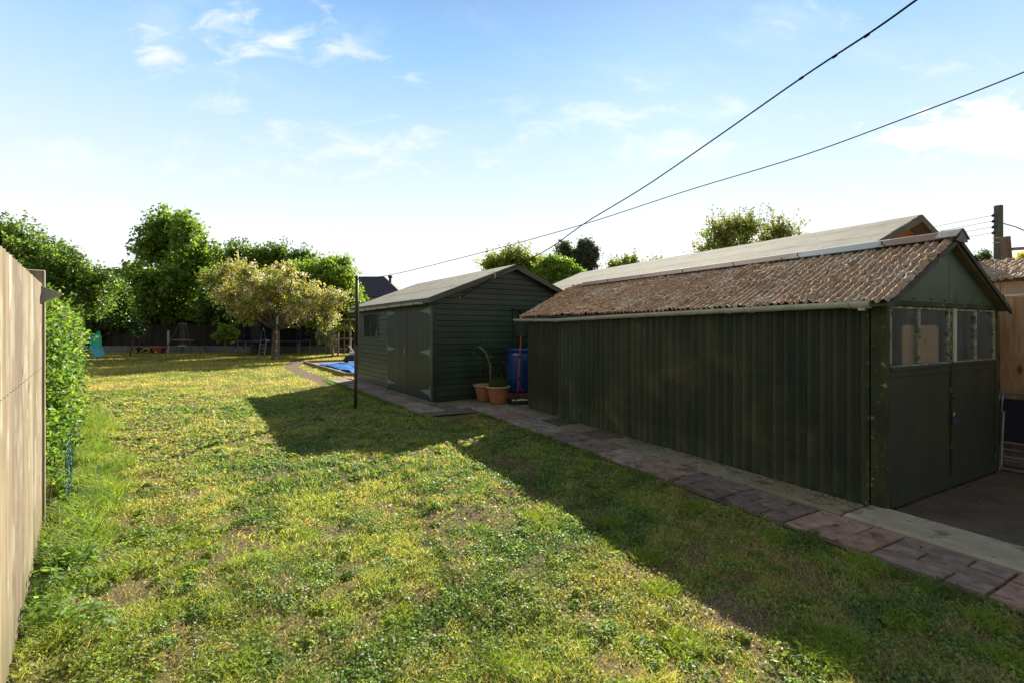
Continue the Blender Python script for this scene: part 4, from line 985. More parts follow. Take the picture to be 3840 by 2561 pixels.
# ------------------------------------------------------------------ foliage engine
def limb_pts(a, b, n=6, wob=.08, sag=.0):
    a = np.array(a, float); b = np.array(b, float); L_ = np.linalg.norm(b - a); pts = []
    for i in range(n):
        f = i / (n - 1); p = a + (b - a) * f; j = rng.normal(size=3) * wob * L_ * math.sin(math.pi * f) * .5
        pts.append(tuple(p + j + np.array([0, 0, sag * L_ * math.sin(math.pi * f)])))
    return pts
def foliage(lobes, n_twig, per, leaf, cols, shell=.45, tl=.5, up=.4, rough=.25, droop=0, sizevar=.4):
    """lobes: cx,cy,cz,rx,ry,rz,(weight). cols list of (rgb, weight). returns V,F,C and twig list"""
    lb = np.array([l[:6] for l in lobes]); wt = np.array([(l[6] if len(l) > 6 else l[3] * l[5]) for l in lobes]); wt = wt / wt.sum()
    i = rng.choice(len(lb), n_twig, p=wt); d = rng.normal(size=(n_twig, 3)); d /= np.linalg.norm(d, axis=1, keepdims=True)
    r = rng.random(n_twig) ** shell * (1 + rough * (rng.random(n_twig) - .5) * 2)
    P = lb[i, :3] + d * lb[i, 3:6] * r[:, None]
    D = d + np.array([0, 0, up]) + rng.normal(size=(n_twig, 3)) * .5; D /= np.linalg.norm(D, axis=1, keepdims=True)
    D[:, 2] -= droop
    t = rng.random((n_twig, per)); T = P[:, None] + D[:, None] * (t[..., None] * tl) + rng.normal(size=(n_twig, per, 3)) * leaf * .75
    T[..., 2] -= .15 * tl * t ** 2
    T = T.reshape(-1, 3)
    ci = rng.choice(len(cols), n_twig, p=np.array([c[1] for c in cols]) / sum(c[1] for c in cols))
    base = np.array([c[0] for c in cols])[ci]; base = tint(base, .22, .10)
    C = tint(np.repeat(base, per, 0), .22, .10)
    Nn = rng.normal(size=(len(T), 3)) + np.array([0, 0, .55])
    ok = T[:, 2] > .03
    T, Nn, C = T[ok], Nn[ok], C[ok]
    V, F, C = quads(T, Nn, leaf * (1 - sizevar / 2 + sizevar * rng.random(len(T))), C, 1.35)
    return V, F, C, P, D
def split_lobes(lobes, k=7):
    out = []
    for l in lobes:
        w = l[6] if len(l) > 6 else l[3] * l[5]
        for q in range(k):
            d = rng.normal(size=3); d /= np.linalg.norm(d); rr = (.35 + .4 * rng.random()) if q else 0; f = .30 + .16 * rng.random()
            out.append((l[0] + d[0] * l[3] * rr, l[1] + d[1] * l[4] * rr, l[2] + d[2] * l[5] * rr, l[3] * f, l[4] * f, l[5] * f, w * f * f))
    return out
def tree(name, label, cat, base, tr, th, lobes, n_twig, per, leaf, cols, mat=m_leaf, bark=m_bark, group=None, shoots=0, shell=.45, tl=.5, wood=50, up=.4, droop=0, rough=.25, trunk_top=None, flare=1.5, ksub=7):
    t = thing(name, label, cat, (base[0], base[1], 0), 0, group)
    lob = [(l[0] - base[0], l[1] - base[1], *l[2:]) for l in lobes]
    sub = split_lobes(lob, ksub) if ksub else lob
    V, F, C, P, D = foliage(sub, n_twig, per, leaf, cols, shell, tl, up, rough, droop)
    extra = [(V, F, C)]
    m = MB(); top = trunk_top or (0, 0, th)
    m.tube([(0, 0, -.05), (0, 0, .12), (top[0] * .3, top[1] * .3, th * .35), (top[0] * .7, top[1] * .7, th * .75), top], [tr * flare, tr * 1.12, tr, tr * .9, tr * .8], 12)
    for l in lob:
        e = (l[0], l[1], l[2]); m.tube(limb_pts(top, e, 6, .12), [tr * .55, tr * .45, tr * .35, tr * .26, tr * .18, tr * .1], 7)
    if ksub:
        for l in sub:
            c0 = min(lob, key=lambda q: (q[0] - l[0]) ** 2 + (q[1] - l[1]) ** 2 + (q[2] - l[2]) ** 2)
            m.tube(limb_pts(c0[:3], l[:3], 4, .15), [tr * .22, tr * .17, tr * .12, tr * .08], 5)
    idx = rng.choice(len(P), min(wood, len(P)), replace=False)
    lc = np.array([l[:3] for l in sub])
    for j in idx:
        c0 = lc[np.argmin(((lc - P[j]) ** 2).sum(1))]
        m.tube(limb_pts(c0, P[j] + D[j] * tl * .8, 5, .15), [tr * .12, tr * .10, tr * .08, tr * .06, tr * .03], 5)
    if shoots:
        zt = np.argsort(-(P[:, 2] + rng.normal(size=len(P)) * .6 * np.std(P[:, 2])))[:shoots * 4]
        for j in rng.choice(zt, shoots, replace=False):
            dd = D[j] * .4 + np.array([rng.normal() * .25, rng.normal() * .25, 1.0]); dd /= np.linalg.norm(dd); L_ = tl * (.8 + 1.1 * rng.random())
            pts = [tuple(P[j] + dd * L_ * f + np.array([.1 * L_ * f * f * rng.normal() * .5, 0, 0])) for f in (0, .35, .7, 1.0)]
            m.tube(pts, [tr * .05, tr * .04, tr * .03, tr * .02], 4)
            n = 16; f = rng.random(n); Q = np.array(P[j]) + dd * (L_ * f)[:, None] + rng.normal(size=(n, 3)) * leaf * .7
            extra.append(quads(Q, rng.normal(size=(n, 3)), leaf * (.7 + .5 * rng.random(n)), tint(np.tile(np.array(cols[0][0]), (n, 1)), .3), 1.35))
    m.build('trunk', bark, t, smooth=True)
    V, F, C = merge(extra); np_mesh('crown', V, F, mat, t, C)
    return t
def PL(px, py, rpx, rpy, Y, dY=0, ry=None, w=None):
    """a crown lobe given by where it stands: pixel-derived position at a true depth"""
    x, y, z_ = at(px, py, Y + dY); rx = rpx / FPX * Y; rz = rpy / FPX * Y
    l = (x, y, z_, rx, ry or (rx + rz) / 2, rz); return l + (w,) if w else l
GR1 = (.10, .165, .03); GR2 = (.155, .24, .04); GR3 = (.21, .29, .045); GD = (.05, .09, .022)

# cherry with blossom
Y0 = 24.6; bx = (1033 - 1920) / FPX * Y0
tree('cherry_tree', 'spreading cherry tree with pink blossom and bronze leaves on the lawn', 'tree', (bx, Y0), .19, 1.55,
     [PL(800, 1049, 48, 18, Y0, -.5), PL(865, 1068, 50, 16, Y0, .9), PL(875, 1019, 50, 22, Y0, .5), PL(905, 993, 25, 16, Y0, .2), PL(950, 1025, 60, 20, Y0, -.8), PL(1065, 1001, 20, 22, Y0, .6), PL(1010, 1033, 70, 22, Y0, .8), PL(1090, 1031, 45, 20, Y0, -.5),
      PL(860, 1105, 70, 18, Y0, -.6), PL(950, 1066, 90, 22, Y0, -1.2), PL(1050, 1068, 80, 24, Y0, -.2), PL(960, 1105, 90, 22, Y0, 1.2), PL(1060, 1105, 90, 24, Y0, 1.4), PL(1150, 1087, 60, 20, Y0, .3), PL(1160, 1122, 70, 20, Y0, -.9), PL(1235, 1109, 60, 20, Y0, .2), PL(1290, 1126, 35, 18, Y0, .6),
      PL(870, 1129, 60, 18, Y0, -.2), PL(940, 1138, 60, 20, Y0, -1.5), PL(1010, 1133, 70, 20, Y0, -.3), PL(1110, 1144, 70, 20, Y0, -1.0), PL(1200, 1144, 60, 22, Y0, .2), PL(1230, 1186, 24, 22, Y0, 0, None, .25), PL(1120, 1182, 30, 12, Y0, -.6, None, .2), PL(930, 1173, 30, 12, Y0, -1.2, None, .2)],
     1450, 19, .080, [((.50, .43, .34), 3), ((.38, .39, .09), 8), ((.36, .26, .07), 2), ((.60, .56, .47), 3), ((.24, .31, .06), 4)], m_blossom, shell=.6, tl=.6, wood=240, ksub=4, up=.15, trunk_top=(.05, 0, 1.55), rough=.5, flare=1.45)
cp = thing('support_pole', 'pale knobbly pole strapped against the cherry tree trunk', 'pole', (*G(1047, 1345),0)); cp.location = (bx + .22, Y0 - .32, 0)
m = MB(); m.tube([(0, 0, 0), (-.01, 0, .6), (.01, 0, 1.3), (-.02, 0, 2.15)], .035, 8); m.build('pole_shaft', m_bark_pale, cp)
m = MB()
for zz_ in (.05, .45, .9, 1.35): m.lathe([(.04, 0), (.07, .02), (.07, .05), (.04, .07)], 10, (0, 0, zz_))
m.build('strap', m_white, cp)
bf = thing('bird_feeder', 'white tube bird feeder hanging in the cherry tree fork', 'bird feeder', at(1040, 1218, Y0 - .45))
m = MB(); m.lathe([(.03, 0), (.06, .02), (.06, .36), (.02, .42)], 12); m.build('feeder_tube', pm('pale_blue_tube', (.35, .45, .55), (.45, .55, .62), 8, .4), bf)
m = MB(); m.tube([(0, 0, .42), (0, 0, .7)], .006, 5); m.build('hanger', m_black, bf)

# back row
Y0 = 34.0
tree('sycamore_tree', 'tallest tree, big bright green leaves, left of the cherry', 'tree', ((640 - 1920) / FPX * Y0, Y0), .28, 3.0,
     [PL(640, 880, 105, 85, Y0), PL(565, 935, 70, 75, Y0, -1), PL(740, 900, 85, 90, Y0, -1), PL(650, 1000, 150, 95, Y0, 1), PL(560, 1090, 120, 80, Y0, -2), PL(740, 1050, 110, 100, Y0, -1), PL(640, 1160, 140, 70, Y0, -1), PL(810, 960, 45, 50, Y0), PL(500, 1010, 45, 40, Y0)],
     1350, 15, .20, [(GR2, 4), (GR1, 2), ((.19, .28, .05), 4)], shell=.6, tl=.7, wood=70, shoots=30, rough=.3)
Y0 = 31.0
tree('oak_tree', 'dark spreading tree rising behind the cherry crown', 'tree', ((960 - 1920) / FPX * Y0, Y0), .30, 3.0,
     [PL(890, 1000, 75, 70, Y0), PL(990, 965, 105, 60, Y0), PL(1100, 985, 90, 60, Y0, .5), PL(860, 1080, 90, 70, Y0), PL(1000, 1060, 130, 75, Y0, 1), PL(960, 1130, 140, 60, Y0, 1), PL(800, 1150, 90, 60, Y0, 1)],
     1900, 18, .14, [(GR1, 4), (GD, 2), (GR2, 4)], shell=.5, tl=.7, wood=70, shoots=55)
Y0 = 29.0
tree('lime_tree', 'bright yellow green leafy tree between the cherry and shed', 'tree', ((1215 - 1920) / FPX * Y0, Y0 + 1), .20, 2.2,
     [PL(1190, 1040, 100, 75, Y0), PL(1270, 1060, 75, 80, Y0, .5), PL(1150, 1100, 90, 80, Y0, .8), PL(1300, 1130, 55, 75, Y0), PL(1240, 1150, 100, 70, Y0), PL(1310, 1190, 45, 45, Y0), PL(1180, 1180, 100, 50, Y0, 1)],
     2100, 18, .13, [((.21, .30, .04), 5), (GR3, 4), (GR2, 2)], shell=.5, tl=.6, wood=60, shoots=45)
Y0 = 21.0
tree('hawthorn_tree', 'broad dark tree overhanging the hedge at the far left', 'tree', ((120 - 1920) / FPX * Y0, Y0 + 1), .26, 2.2,
     [PL(30, 900, 90, 70, Y0), PL(-120, 930, 170, 150, Y0), PL(110, 970, 130, 90, Y0), PL(230, 1010, 90, 65, Y0, -.5), PL(310, 1060, 75, 55, Y0), PL(140, 1080, 160, 100, Y0, -.6), PL(330, 1130, 85, 65, Y0), PL(200, 1180, 160, 70, Y0, .6), PL(40, 1150, 150, 110, Y0), PL(370, 1060, 40, 35, Y0), PL(430, 1080, 50, 45, Y0, 6), PL(440, 1150, 60, 50, Y0, 6)],
     3200, 17, .10, [(GR1, 4), (GD, 3), (GR2, 4), (GR3, 1)], shell=.5, tl=.6, wood=120, shoots=80)
# shrubs under the trees
R4 = random.Random(12)
shr = [(170, 27.0, 1190, 95, 85), (300, 33.5, 1200, 90, 95), (400, 36.0, 1160, 100, 120), (480, 34.5, 1180, 80, 95), (600, 36.5, 1170, 100, 115), (720, 36.0, 1180, 90, 105), (840, 36.5, 1160, 100, 120), (960, 36.5, 1170, 100, 115), (1080, 36.0, 1170, 95, 110), (1190, 35.5, 1180, 90, 100), (1290, 34.0, 1200, 70, 80)]
labs = ['dark shrub behind the hedge top at far left', 'dark evergreen shrub behind the green slide', 'tall dark shrub between slide and tallest tree', 'shrub above the toy tractor', 'dense shrub under the tallest tree', 'dark shrub behind the swing frame', 'dense shrub behind the left half of the trampoline', 'dark shrub directly behind the trampoline net', 'dark shrub behind the cherry trunk', 'shrub behind the small white flowering tree', 'shrub behind the wooden climbing frame']
for (px, Yq, py, rx, rz_), lb_ in zip(shr, labs):
    bx = (px - 1920) / FPX * Yq
    tree('shrub', lb_, 'shrub', (bx, Yq), .08, .6, [PL(px, py, rx, rz_, Yq), PL(px - 30, py + 45, rx * .8, rz_ * .6, Yq, -.5), PL(px + 35, py + 50, rx * .8, rz_ * .6, Yq, .4), PL(px + 10, py - 40, rx * .6, rz_ * .6, Yq)],
         720, 18, .17, [(GD, 4), (GR1, 3), (GR2, 1 + R4.random())], group='shrubs along the back boundary', shell=.55, tl=.6, wood=14)
# right-hand trees beyond the roofs
Y0 = 32.0
tree('pear_tree', 'airy tree rising behind the long felt cabin roof', 'tree', ((2800 - 1920) / FPX * Y0, Y0), .22, 3.2,
     [PL(2810, 850, 110, 70, Y0), PL(2700, 880, 75, 60, Y0), PL(2920, 870, 85, 55, Y0), PL(2740, 935, 130, 55, Y0), PL(2900, 930, 130, 50, Y0), PL(2640, 935, 45, 30, Y0), PL(2800, 1000, 150, 70, Y0)],
     900, 12, .13, [((.18, .19, .05), 4), (GR2, 3), ((.22, .20, .06), 3)], shell=.7, tl=.85, wood=160, shoots=120, rough=.4)
Y0 = 30.0
tree('apple_tree', 'yellow green bushy tree peeping over the shed ridge', 'tree', ((1890 - 1920) / FPX * Y0, Y0), .18, 2.6,
     [PL(1860, 1000, 55, 40, Y0), PL(1930, 990, 70, 40, Y0), PL(2010, 1010, 60, 35, Y0), PL(1920, 1060, 120, 60, Y0)],
     900, 16, .13, [((.20, .21, .05), 4), (GR3, 4)], shell=.55, tl=.6, wood=60, shoots=60)
tree('maple_tree', 'rounded bright green tree between the shed and cabin roofs', 'tree', ((2090 - 1920) / FPX * 28, 28), .18, 2.4,
     [PL(2080, 1010, 65, 48, 28), PL(2130, 1000, 45, 38, 28, .4), PL(2040, 1030, 40, 35, 28), PL(2100, 1070, 100, 50, 28), PL(2160, 1040, 35, 35, 28)],
     1700, 18, .11, [((.15, .26, .04), 5), (GR2, 3), (GR3, 3)], shell=.55, tl=.4, wood=30)
Y0 = 44.0
tree('eucalyptus_tree', 'tall grey green tree behind the rounded bright one', 'tree', ((2170 - 1920) / FPX * Y0, Y0), .22, 5.0,
     [PL(2115, 935, 38, 28, Y0), PL(2190, 920, 30, 28, Y0), PL(2210, 965, 35, 35, Y0), PL(2160, 965, 40, 30, Y0), PL(2190, 1010, 50, 30, Y0), PL(2230, 950, 14, 20, Y0)],
     900, 14, .17, [((.075, .095, .075), 4), ((.10, .12, .10), 3)], shell=.6, tl=.5, wood=60)
Y0 = 34
tree('hazel_tree', 'low tree tops just showing above the cabin roof left end', 'tree', ((2340 - 1920) / FPX * Y0, Y0), .14, 2.6,
     [PL(2300, 1010, 45, 28, Y0), PL(2370, 1000, 50, 28, Y0), PL(2460, 1000, 40, 24, Y0), PL(2350, 1060, 110, 50, Y0)],
     700, 14, .13, [((.17, .17, .04), 4), (GR3, 3)], shell=.6, tl=.6, wood=50, shoots=50)
Y0 = 26
tree('willow_tree', 'small grey green sprig of tree left of the utility pole', 'tree', ((3672 - 1920) / FPX * Y0, Y0), .08, 2.5,
     [PL(3680, 975, 24, 14, Y0), PL(3655, 990, 16, 10, Y0), PL(3690, 962, 10, 10, Y0)], 170, 12, .10, [((.10, .13, .09), 3)], shell=.6, tl=.4, wood=16)
tree('forsythia_bush', 'yellow flowering bush at the right edge behind the outbuilding', 'bush', (*at(3850, 970, 12)[:2],), .05, 1.5, [PL(3845, 975, 16, 14, 12)], 60, 12, .06, [((.55, .48, .04), 3), (GR3, 1)], shell=.6, tl=.15, wood=6)

# hedge beyond the fence
lb = []
for t_ in np.arange(.45, 13.5, .42):
    p = F0 + FD * t_ + Vector((FD.y, -FD.x)) * (-.30 - .004 * t_ + .09 * math.sin(t_ * 1.7)); hh = 1.86 + .12 * math.sin(t_ * 1.3 + .5) - .25 * (t_ < .9)
    lb.append((p.x, p.y, hh - .42, .42, .42, .45, 1.0)); lb.append((p.x, p.y, .82, .40, .40, .60, 1.0))
hd = thing('hedge', 'thick clipped green hedge running on from the fence post', 'hedge', (F0.x, F0.y, 0))
lob = [(l[0] - F0.x, l[1] - F0.y, *l[2:]) for l in lb]; near_w = [(*l[:6], 1.0 if i < 24 else .45) for i, l in enumerate(lob)]
V, F, C, P, D = foliage(near_w, 15000, 20, .031, [((.12, .20, .040), 5), ((.075, .14, .03), 4), ((.19, .26, .045), 4), ((.24, .14, .05), .10)], shell=.30, tl=.15, up=.5, rough=.20)
np_mesh('crown', V, F, m_leaf_gloss, hd, C)
m = MB()
for l in lob[::2]:
    for q2 in range(5): m.tube(limb_pts((l[0] + .1 * rng.normal(), l[1] + .1 * rng.normal(), 0), (l[0] + .12 * rng.normal(), l[1] + .12 * rng.normal(), l[2]), 5, .1), [.018, .015, .012, .01, .006], 5)
m.build('stems', m_twig, hd)

# ------------------------------------------------------------------ houses far behind
m_tile = pm('dark_tile', (.035, .035, .045), (.06, .058, .068), 3, .8, (1, 1, 1), .6, .03, 25)
m_brick = new_mat('red_brick'); k = NT(m_brick); bt = k.n('ShaderNodeTexBrick'); k.l(k.coords((1, 1, 1)), bt.inputs['Vector']); bt.inputs['Color1'].default_value = (.30, .10, .06, 1); bt.inputs['Color2'].default_value = (.38, .15, .09, 1); bt.inputs['Mortar'].default_value = (.35, .3, .25, 1); bt.inputs['Scale'].default_value = 4; k.out(bt.outputs[0], .9)
def house(label, x0, x1, Y, dep, ez, rz_, wins, hip=2.2, chim=None, rot=0):
    t = thing('house', label, 'house', ((x0 + x1) / 2, Y, 0), rot, 'houses beyond the garden'); w = (x1 - x0) / 2
    m = MB(); m.box(-w, w, 0, dep, 0, ez); m.build('wall', m_brick, t)
    m = MB(); e = .35
    m.add([(-w - e, -e, ez - .05), (w + e, -e, ez - .05), (w + e, dep + e, ez - .05), (-w - e, dep + e, ez - .05), (-w + hip, dep / 2, rz_), (w - hip, dep / 2, rz_), (-w - e, -e, ez + .1), (w + e, -e, ez + .1), (w + e, dep + e, ez + .1), (-w - e, dep + e, ez + .1)],
          [(6, 7, 5, 4), (7, 8, 5), (8, 9, 4, 5), (9, 6, 4), (0, 1, 7, 6), (1, 2, 8, 7), (2, 3, 9, 8), (3, 0, 6, 9), (3, 2, 1, 0)])
    r = m.build('roof', m_tile, t)
    if chim is not None:
        m = MB(); m.box(chim - .3, chim + .3, dep / 2 - .3, dep / 2 + .3, rz_ - 1.3, rz_ + .7); m.lathe([(.14, rz_ + .7), (.12, rz_ + 1.0)], 10, (chim, dep / 2, 0)); m.build('chimney', m_brick, r)
    for (wx, wz) in wins:
        f = MB(); f.box(wx - .6, wx + .6, -.04, .02, wz, wz + .06); f.box(wx - .6, wx + .6, -.04, .02, wz + 1.14, wz + 1.2); f.box(wx - .6, wx - .54, -.04, .02, wz + .061, wz + 1.139); f.box(wx + .54, wx + .6, -.04, .02, wz + .061, wz + 1.139); f.box(wx - .03, wx + .03, -.04, .02, wz + .061, wz + 1.139)
        fo = f.build('window', m_white, t); g2 = MB(); g2.box(wx - .54, wx + .54, -.015, -.005, wz + .061, wz + 1.139); g2.build('pane', pm('far_glass', (.12, .15, .18), (.18, .2, .24), 2, .2), fo)
    return t
house('brick house with dark tiled hipped roof seen left of the shed roof', -25.5, -13.4, 58, 8, 5.4, 8.35, [(4.6, 3.9), (.5, 3.9)], hip=3.3, chim=None)
m = MB(); xq, yq, zq = at(1463, 1052, 61); m.tube([(xq, yq, zq - 1.0), (xq, yq, zq + .25)], .16, 10); m.lathe([(.16, 0), (.28, .05), (.28, .3), (.1, .4)], 10, (xq, yq, zq + .25))
props(m.build('roof_vent', m_tile), 'dark vent pipe at the corner of the far hipped roof', 'vent')
house('long dark roofed house hidden behind the trees at left', -56, -37, 56, 8, 6.0, 9.1, [(5, 2.0), (-5, 2.0)], hip=.2, chim=None)

# ------------------------------------------------------------------ back boundary and garden toys
m_dk = pm('dark_board', (.03, .024, .02), (.055, .045, .038), 4, .85, (1, 1, .2), attr=True)
bf_ = MB(); xa = at(140, 1250, 33.4)[0]; xb = at(1335, 1250, 33.4)[0]
xx = xa
while xx < xb:
    j = .8 + .4 * R4.random(); bf_.cur = (j, j, j); bf_.box(xx, xx + .145, 33.4, 33.43, .3, 1.9); xx += .15
props(bf_.build('back_fence', m_dk), 'dark board fence under the trees at the bottom of the garden', 'fence')
kw = MB(); xx = at(150, 1300, 32.3)[0]; xe_ = at(1210, 1300, 32.3)[0]
while xx < xe_:
    j = .85 + .3 * R4.random(); kw.cur = (j, j, j); kw.box(xx, xx + 1.18, 32.3, 32.42, -.05, .42); xx += 1.2
props(kw.build('retaining_wall', pm('grey_gravel_board', (.17, .18, .20), (.24, .25, .27), 3, .9, attr=True)), 'low grey concrete edging wall along the back of the lawn', 'wall')
Yq = 31.9
m = MB(); x_ = at(632, 1290, Yq)[0]; m.box(x_ - .05, x_ + .05, Yq - .05, Yq + .05, 0, 1.45); props(m.build('concrete_post', m_gutter), 'pale slim post standing left of the swing frame', 'post')
# slide
sl = thing('slide', 'green and blue plastic slide with dark steps beyond the hedge', 'slide', (*G(370, 1343), 0), math.radians(39))
m = MB(); n = 16; vs = []; fs = []
for i in range(n):
    f = i / (n - 1); x = .0 - .36 * f ** 1.3 - .05 * math.sin(f * 6.28); yv_ = 1.9 * f; zv = .10 + 1.35 * (f ** 1.15) + .06 * math.sin(f * 9)
    if f > .9: zv = .10 + 1.35 * (.9 ** 1.15) + .02
    for (dx, dz_) in ((-.24, .14), (-.20, .12), (-.19, .0), (.19, .0), (.20, .12), (.24, .14), (.24, .10), (.22, -.03), (-.22, -.03), (-.24, .10)): vs.append((x + dx, yv_, zv + dz_))
for i in range(n - 1):
    for k2 in range(10): fs.append((i * 10 + k2, i * 10 + (k2 + 1) % 10, (i + 1) * 10 + (k2 + 1) % 10, (i + 1) * 10 + k2))
fs += [tuple(range(10)), tuple(range((n - 1) * 10, n * 10))[::-1]]; m.add(vs, fs)
ms = new_mat('slide_plastic'); k = NT(ms); v = k.coords(); sx = k.n('ShaderNodeSeparateXYZ'); k.l(v, sx.inputs[0])
k.out(k.mix(k.ss(sx.outputs[2], .35, .62), (.14, .46, .60), (.04, .50, .34)), .45); m.build('chute', ms, sl)
m = MB(); m.bar((-.60, 2.0, 0), (-.58, 1.9, 1.9), .06); m.bar((-.12, 2.0, 0), (-.15, 1.9, 1.9), .06); m.bar((-.60, 2.9, 0), (-.58, 2.0, 1.45), .05); m.bar((-.12, 2.9, 0), (-.15, 2.0, 1.45), .05)
m.build('frame', m_navy, sl)
for i in range(4):
    m = MB(); f = .2 + .22 * i; m.box(-.59, -.13, 2.78 - .8 * f, 2.88 - .8 * f, 1.45 * f, 1.45 * f + .03); m.build('step', m_navy, sl)
# swing set
Yq = 31.2; sw = thing('swing_set', 'dark metal swing frame with hanging seat and seesaw bar', 'swing', ((684 - 1920) / FPX * Yq, Yq, 0))
m_fr = pm('dark_green_tube', (.03, .06, .07), (.05, .09, .10), 5, .4); top = (0, 0, 1.92)
for (x, y) in ((-1.0, -.3), (-.62, .9), (.82, -.3), (1.1, .9)):
    m = MB(); m.tube([(x, y, 0), (.25 * (1 if x > 0 else -.7), .3 * (y > 0), 1.9)], .03, 8); m.build('leg', m_fr, sw)
m = MB(); m.tube([(-.2, 0, 1.92), (.27, .1, 1.92)], .03, 8); m.build('top_bar', m_tube, sw)
m = MB(); m.box(-.62, .78, -.12, .02, .82, .87); m.build('seesaw_plank', pm('pale_red_plank', (.45, .28, .22), (.50, .34, .28), 4, .6), sw)
m = MB()
for x in (-.14, -.04, .06, .16): m.tube([(x, .02, 1.9), (x, .02, .50)], .012, 5)
m.build('hanger_rods', m_tube, sw)
m = MB(); m.box(-.26, .26, -.1, .1, .44, .50); m.build('seat', m_white, sw, .02)
# toy tractor with trailer
Yq = 30.6; tt = thing('toy_tractor', 'small red and yellow pedal tractor beside the low wall', 'toy tractor', ((545 - 1920) / FPX * Yq, Yq, 0))
m_red = pm('red_plastic', (.40, .025, .02), (.48, .04, .03), 5, .4); m_yel = pm('yellow_plastic', (.62, .42, .03), (.7, .5, .05), 5, .4)
m = MB(); m.prism([(-.5, .15), (-.15, .15), (.2, .12), (.45, .15), (.45, .3), (.15, .34), (-.1, .32), (-.45, .42), (-.55, .38)], -.11, .11); m.build('body', m_black, tt, .02)
m = MB(); m.prism([(-.25, .13), (.0, .33), (.15, .40), (.32, .33), (.42, .18), (.36, .16), (.26, .28), (.14, .31), (.02, .26), (-.18, .11)], -.16, -.12); m.build('front_arm', m_yel, tt)
for (x, r) in ((-.45, .13), (.30, .09)):
    for y in (-.17, .17):
        m = MB(); m.tube([(x, y - .035, r + .02), (x, y + .035, r + .02)], r, 16); o = m.build('wheel', m_black, tt); m = MB(); m.tube([(x, y - .045, r + .02), (x, y + .045, r + .02)], r * .62, 14); m.build('hub', m_yel, o)
m = MB(); m.tube([(-.1, 0, .34), (-.02, 0, .50)], .012, 6); m.lathe([(.09, 0), (.1, .015), (.09, .03)], 14, (-.02, 0, .50)); m.build('steering_wheel', m_black, tt)
t2 = thing('toy_trailer', 'small red toy trailer behind the pedal tractor', 'toy trailer', ((594 - 1920) / FPX * Yq, Yq + .05, 0))
m = MB(); m.prism([(-.28, .17), (.26, .17), (.32, .38), (-.34, .38)], -.2, .2); m.build('body', m_red, t2, .01)
for y in (-.22, .22):
    m = MB(); m.tube([(0, y - .03, .12), (0, y + .03, .12)], .12, 16); o = m.build('wheel', m_black, t2); m = MB(); m.tube([(0, y - .04, .12), (0, y + .04, .12)], .08, 14); m.build('hub', m_yel, o)
# trampoline
Yq = 29.6; tx = (1000 - 1920) / FPX * Yq; tp = thing('trampoline', 'round trampoline with dark safety net behind the cherry tree', 'trampoline', (tx, Yq + 1.0, 0))
RR = 2.15
m = MB(); m.lathe([(RR - .28, .80), (RR, .80), (RR, .85), (RR - .28, .85)], 36, closed=False); m.build('edge_pad', pm('blue_pad', (.02, .05, .16), (.03, .07, .2), 5, .6), tp)
m = MB(); m.lathe([(.01, .80), (RR - .285, .80)], 36, closed=False); m.build('jumping_mat', m_black, tp)
m_net = new_mat('net'); k = NT(m_net); t_ = k.n('ShaderNodeBsdfTransparent'); d_ = k.n('ShaderNodeBsdfDiffuse'); d_.inputs[0].default_value = (.015, .02, .03, 1); x_ = k.n('ShaderNodeMixShader'); x_.inputs[0].default_value = .6
k.l(t_.outputs[0], x_.inputs[1]); k.l(d_.outputs[0], x_.inputs[2]); o_ = k.n('ShaderNodeOutputMaterial'); k.l(x_.outputs[0], o_.inputs[0])
m = MB(); m.lathe([(RR - .1, .86), (RR - .08, 2.45)], 36, closed=False); m.build('safety_net', m_net, tp)
for i in range(8):
    a = math.radians(22.5 + 45 * i); c_, s_ = math.cos(a), math.sin(a)
    m = MB(); m.tube([(RR * .97 * c_, RR * .97 * s_, 0), (RR * .97 * c_, RR * .97 * s_, .79)], .03, 8); m.build('leg', m_tube, tp)
    m = MB(); m.tube([(RR * 1.02 * c_, RR * 1.02 * s_, .4), (RR * 1.02 * c_, RR * 1.02 * s_, 2.5)], .03, 8); m.build('net_pole', m_black, tp)
ld = thing('ladder', 'pale blue short ladder standing at the trampoline edge', 'ladder', ((984 - 1920) / FPX * 28.2, 28.2, 0))
m = MB()
for x in (-.17, .17): m.tube([(x, -.1, 0), (x, .1, .82), (x * .8, .12, 1.0)], .022, 8)
m.build('rails', pm('pale_blue_metal', (.25, .33, .42), (.32, .40, .5), 5, .4), ld)
for i, zz_ in enumerate((.2, .42, .64)):
    m = MB(); m.box(-.155, .155, -.07 + .05 * i, -.01 + .05 * i, zz_, zz_ + .03); m.build('rung', m_tube, ld)
m = MB(); m.box(-.19, .21, .02, .4, .84, .90); m.build('blue_platform', pm('bright_blue', (.02, .07, .38), (.03, .09, .45), 4, .5), ld, .01)
m = MB(); m.tube([(-.15, .1, .9), (-.08, .1, 1.4), (0, .1, 1.62), (.08, .1, 1.4), (.15, .1, .9)], .012, 6); m.build('hand_loop', m_tube, ld)
wp = MB(); x0_, y0_ = G(1112, 1323); wp.tube([(x0_, y0_, 0), (x0_ + .03, y0_, .5), (x0_ - .02, y0_, .8), (x0_ + .12, y0_, 1.3), (x0_ + .02, y0_, 1.9), (x0_ + .0, y0_, 2.2)], .035, 8)
props(wp.build('wrapped_stake', m_bark_pale), 'crooked pale stake right of the trampoline', 'stake')
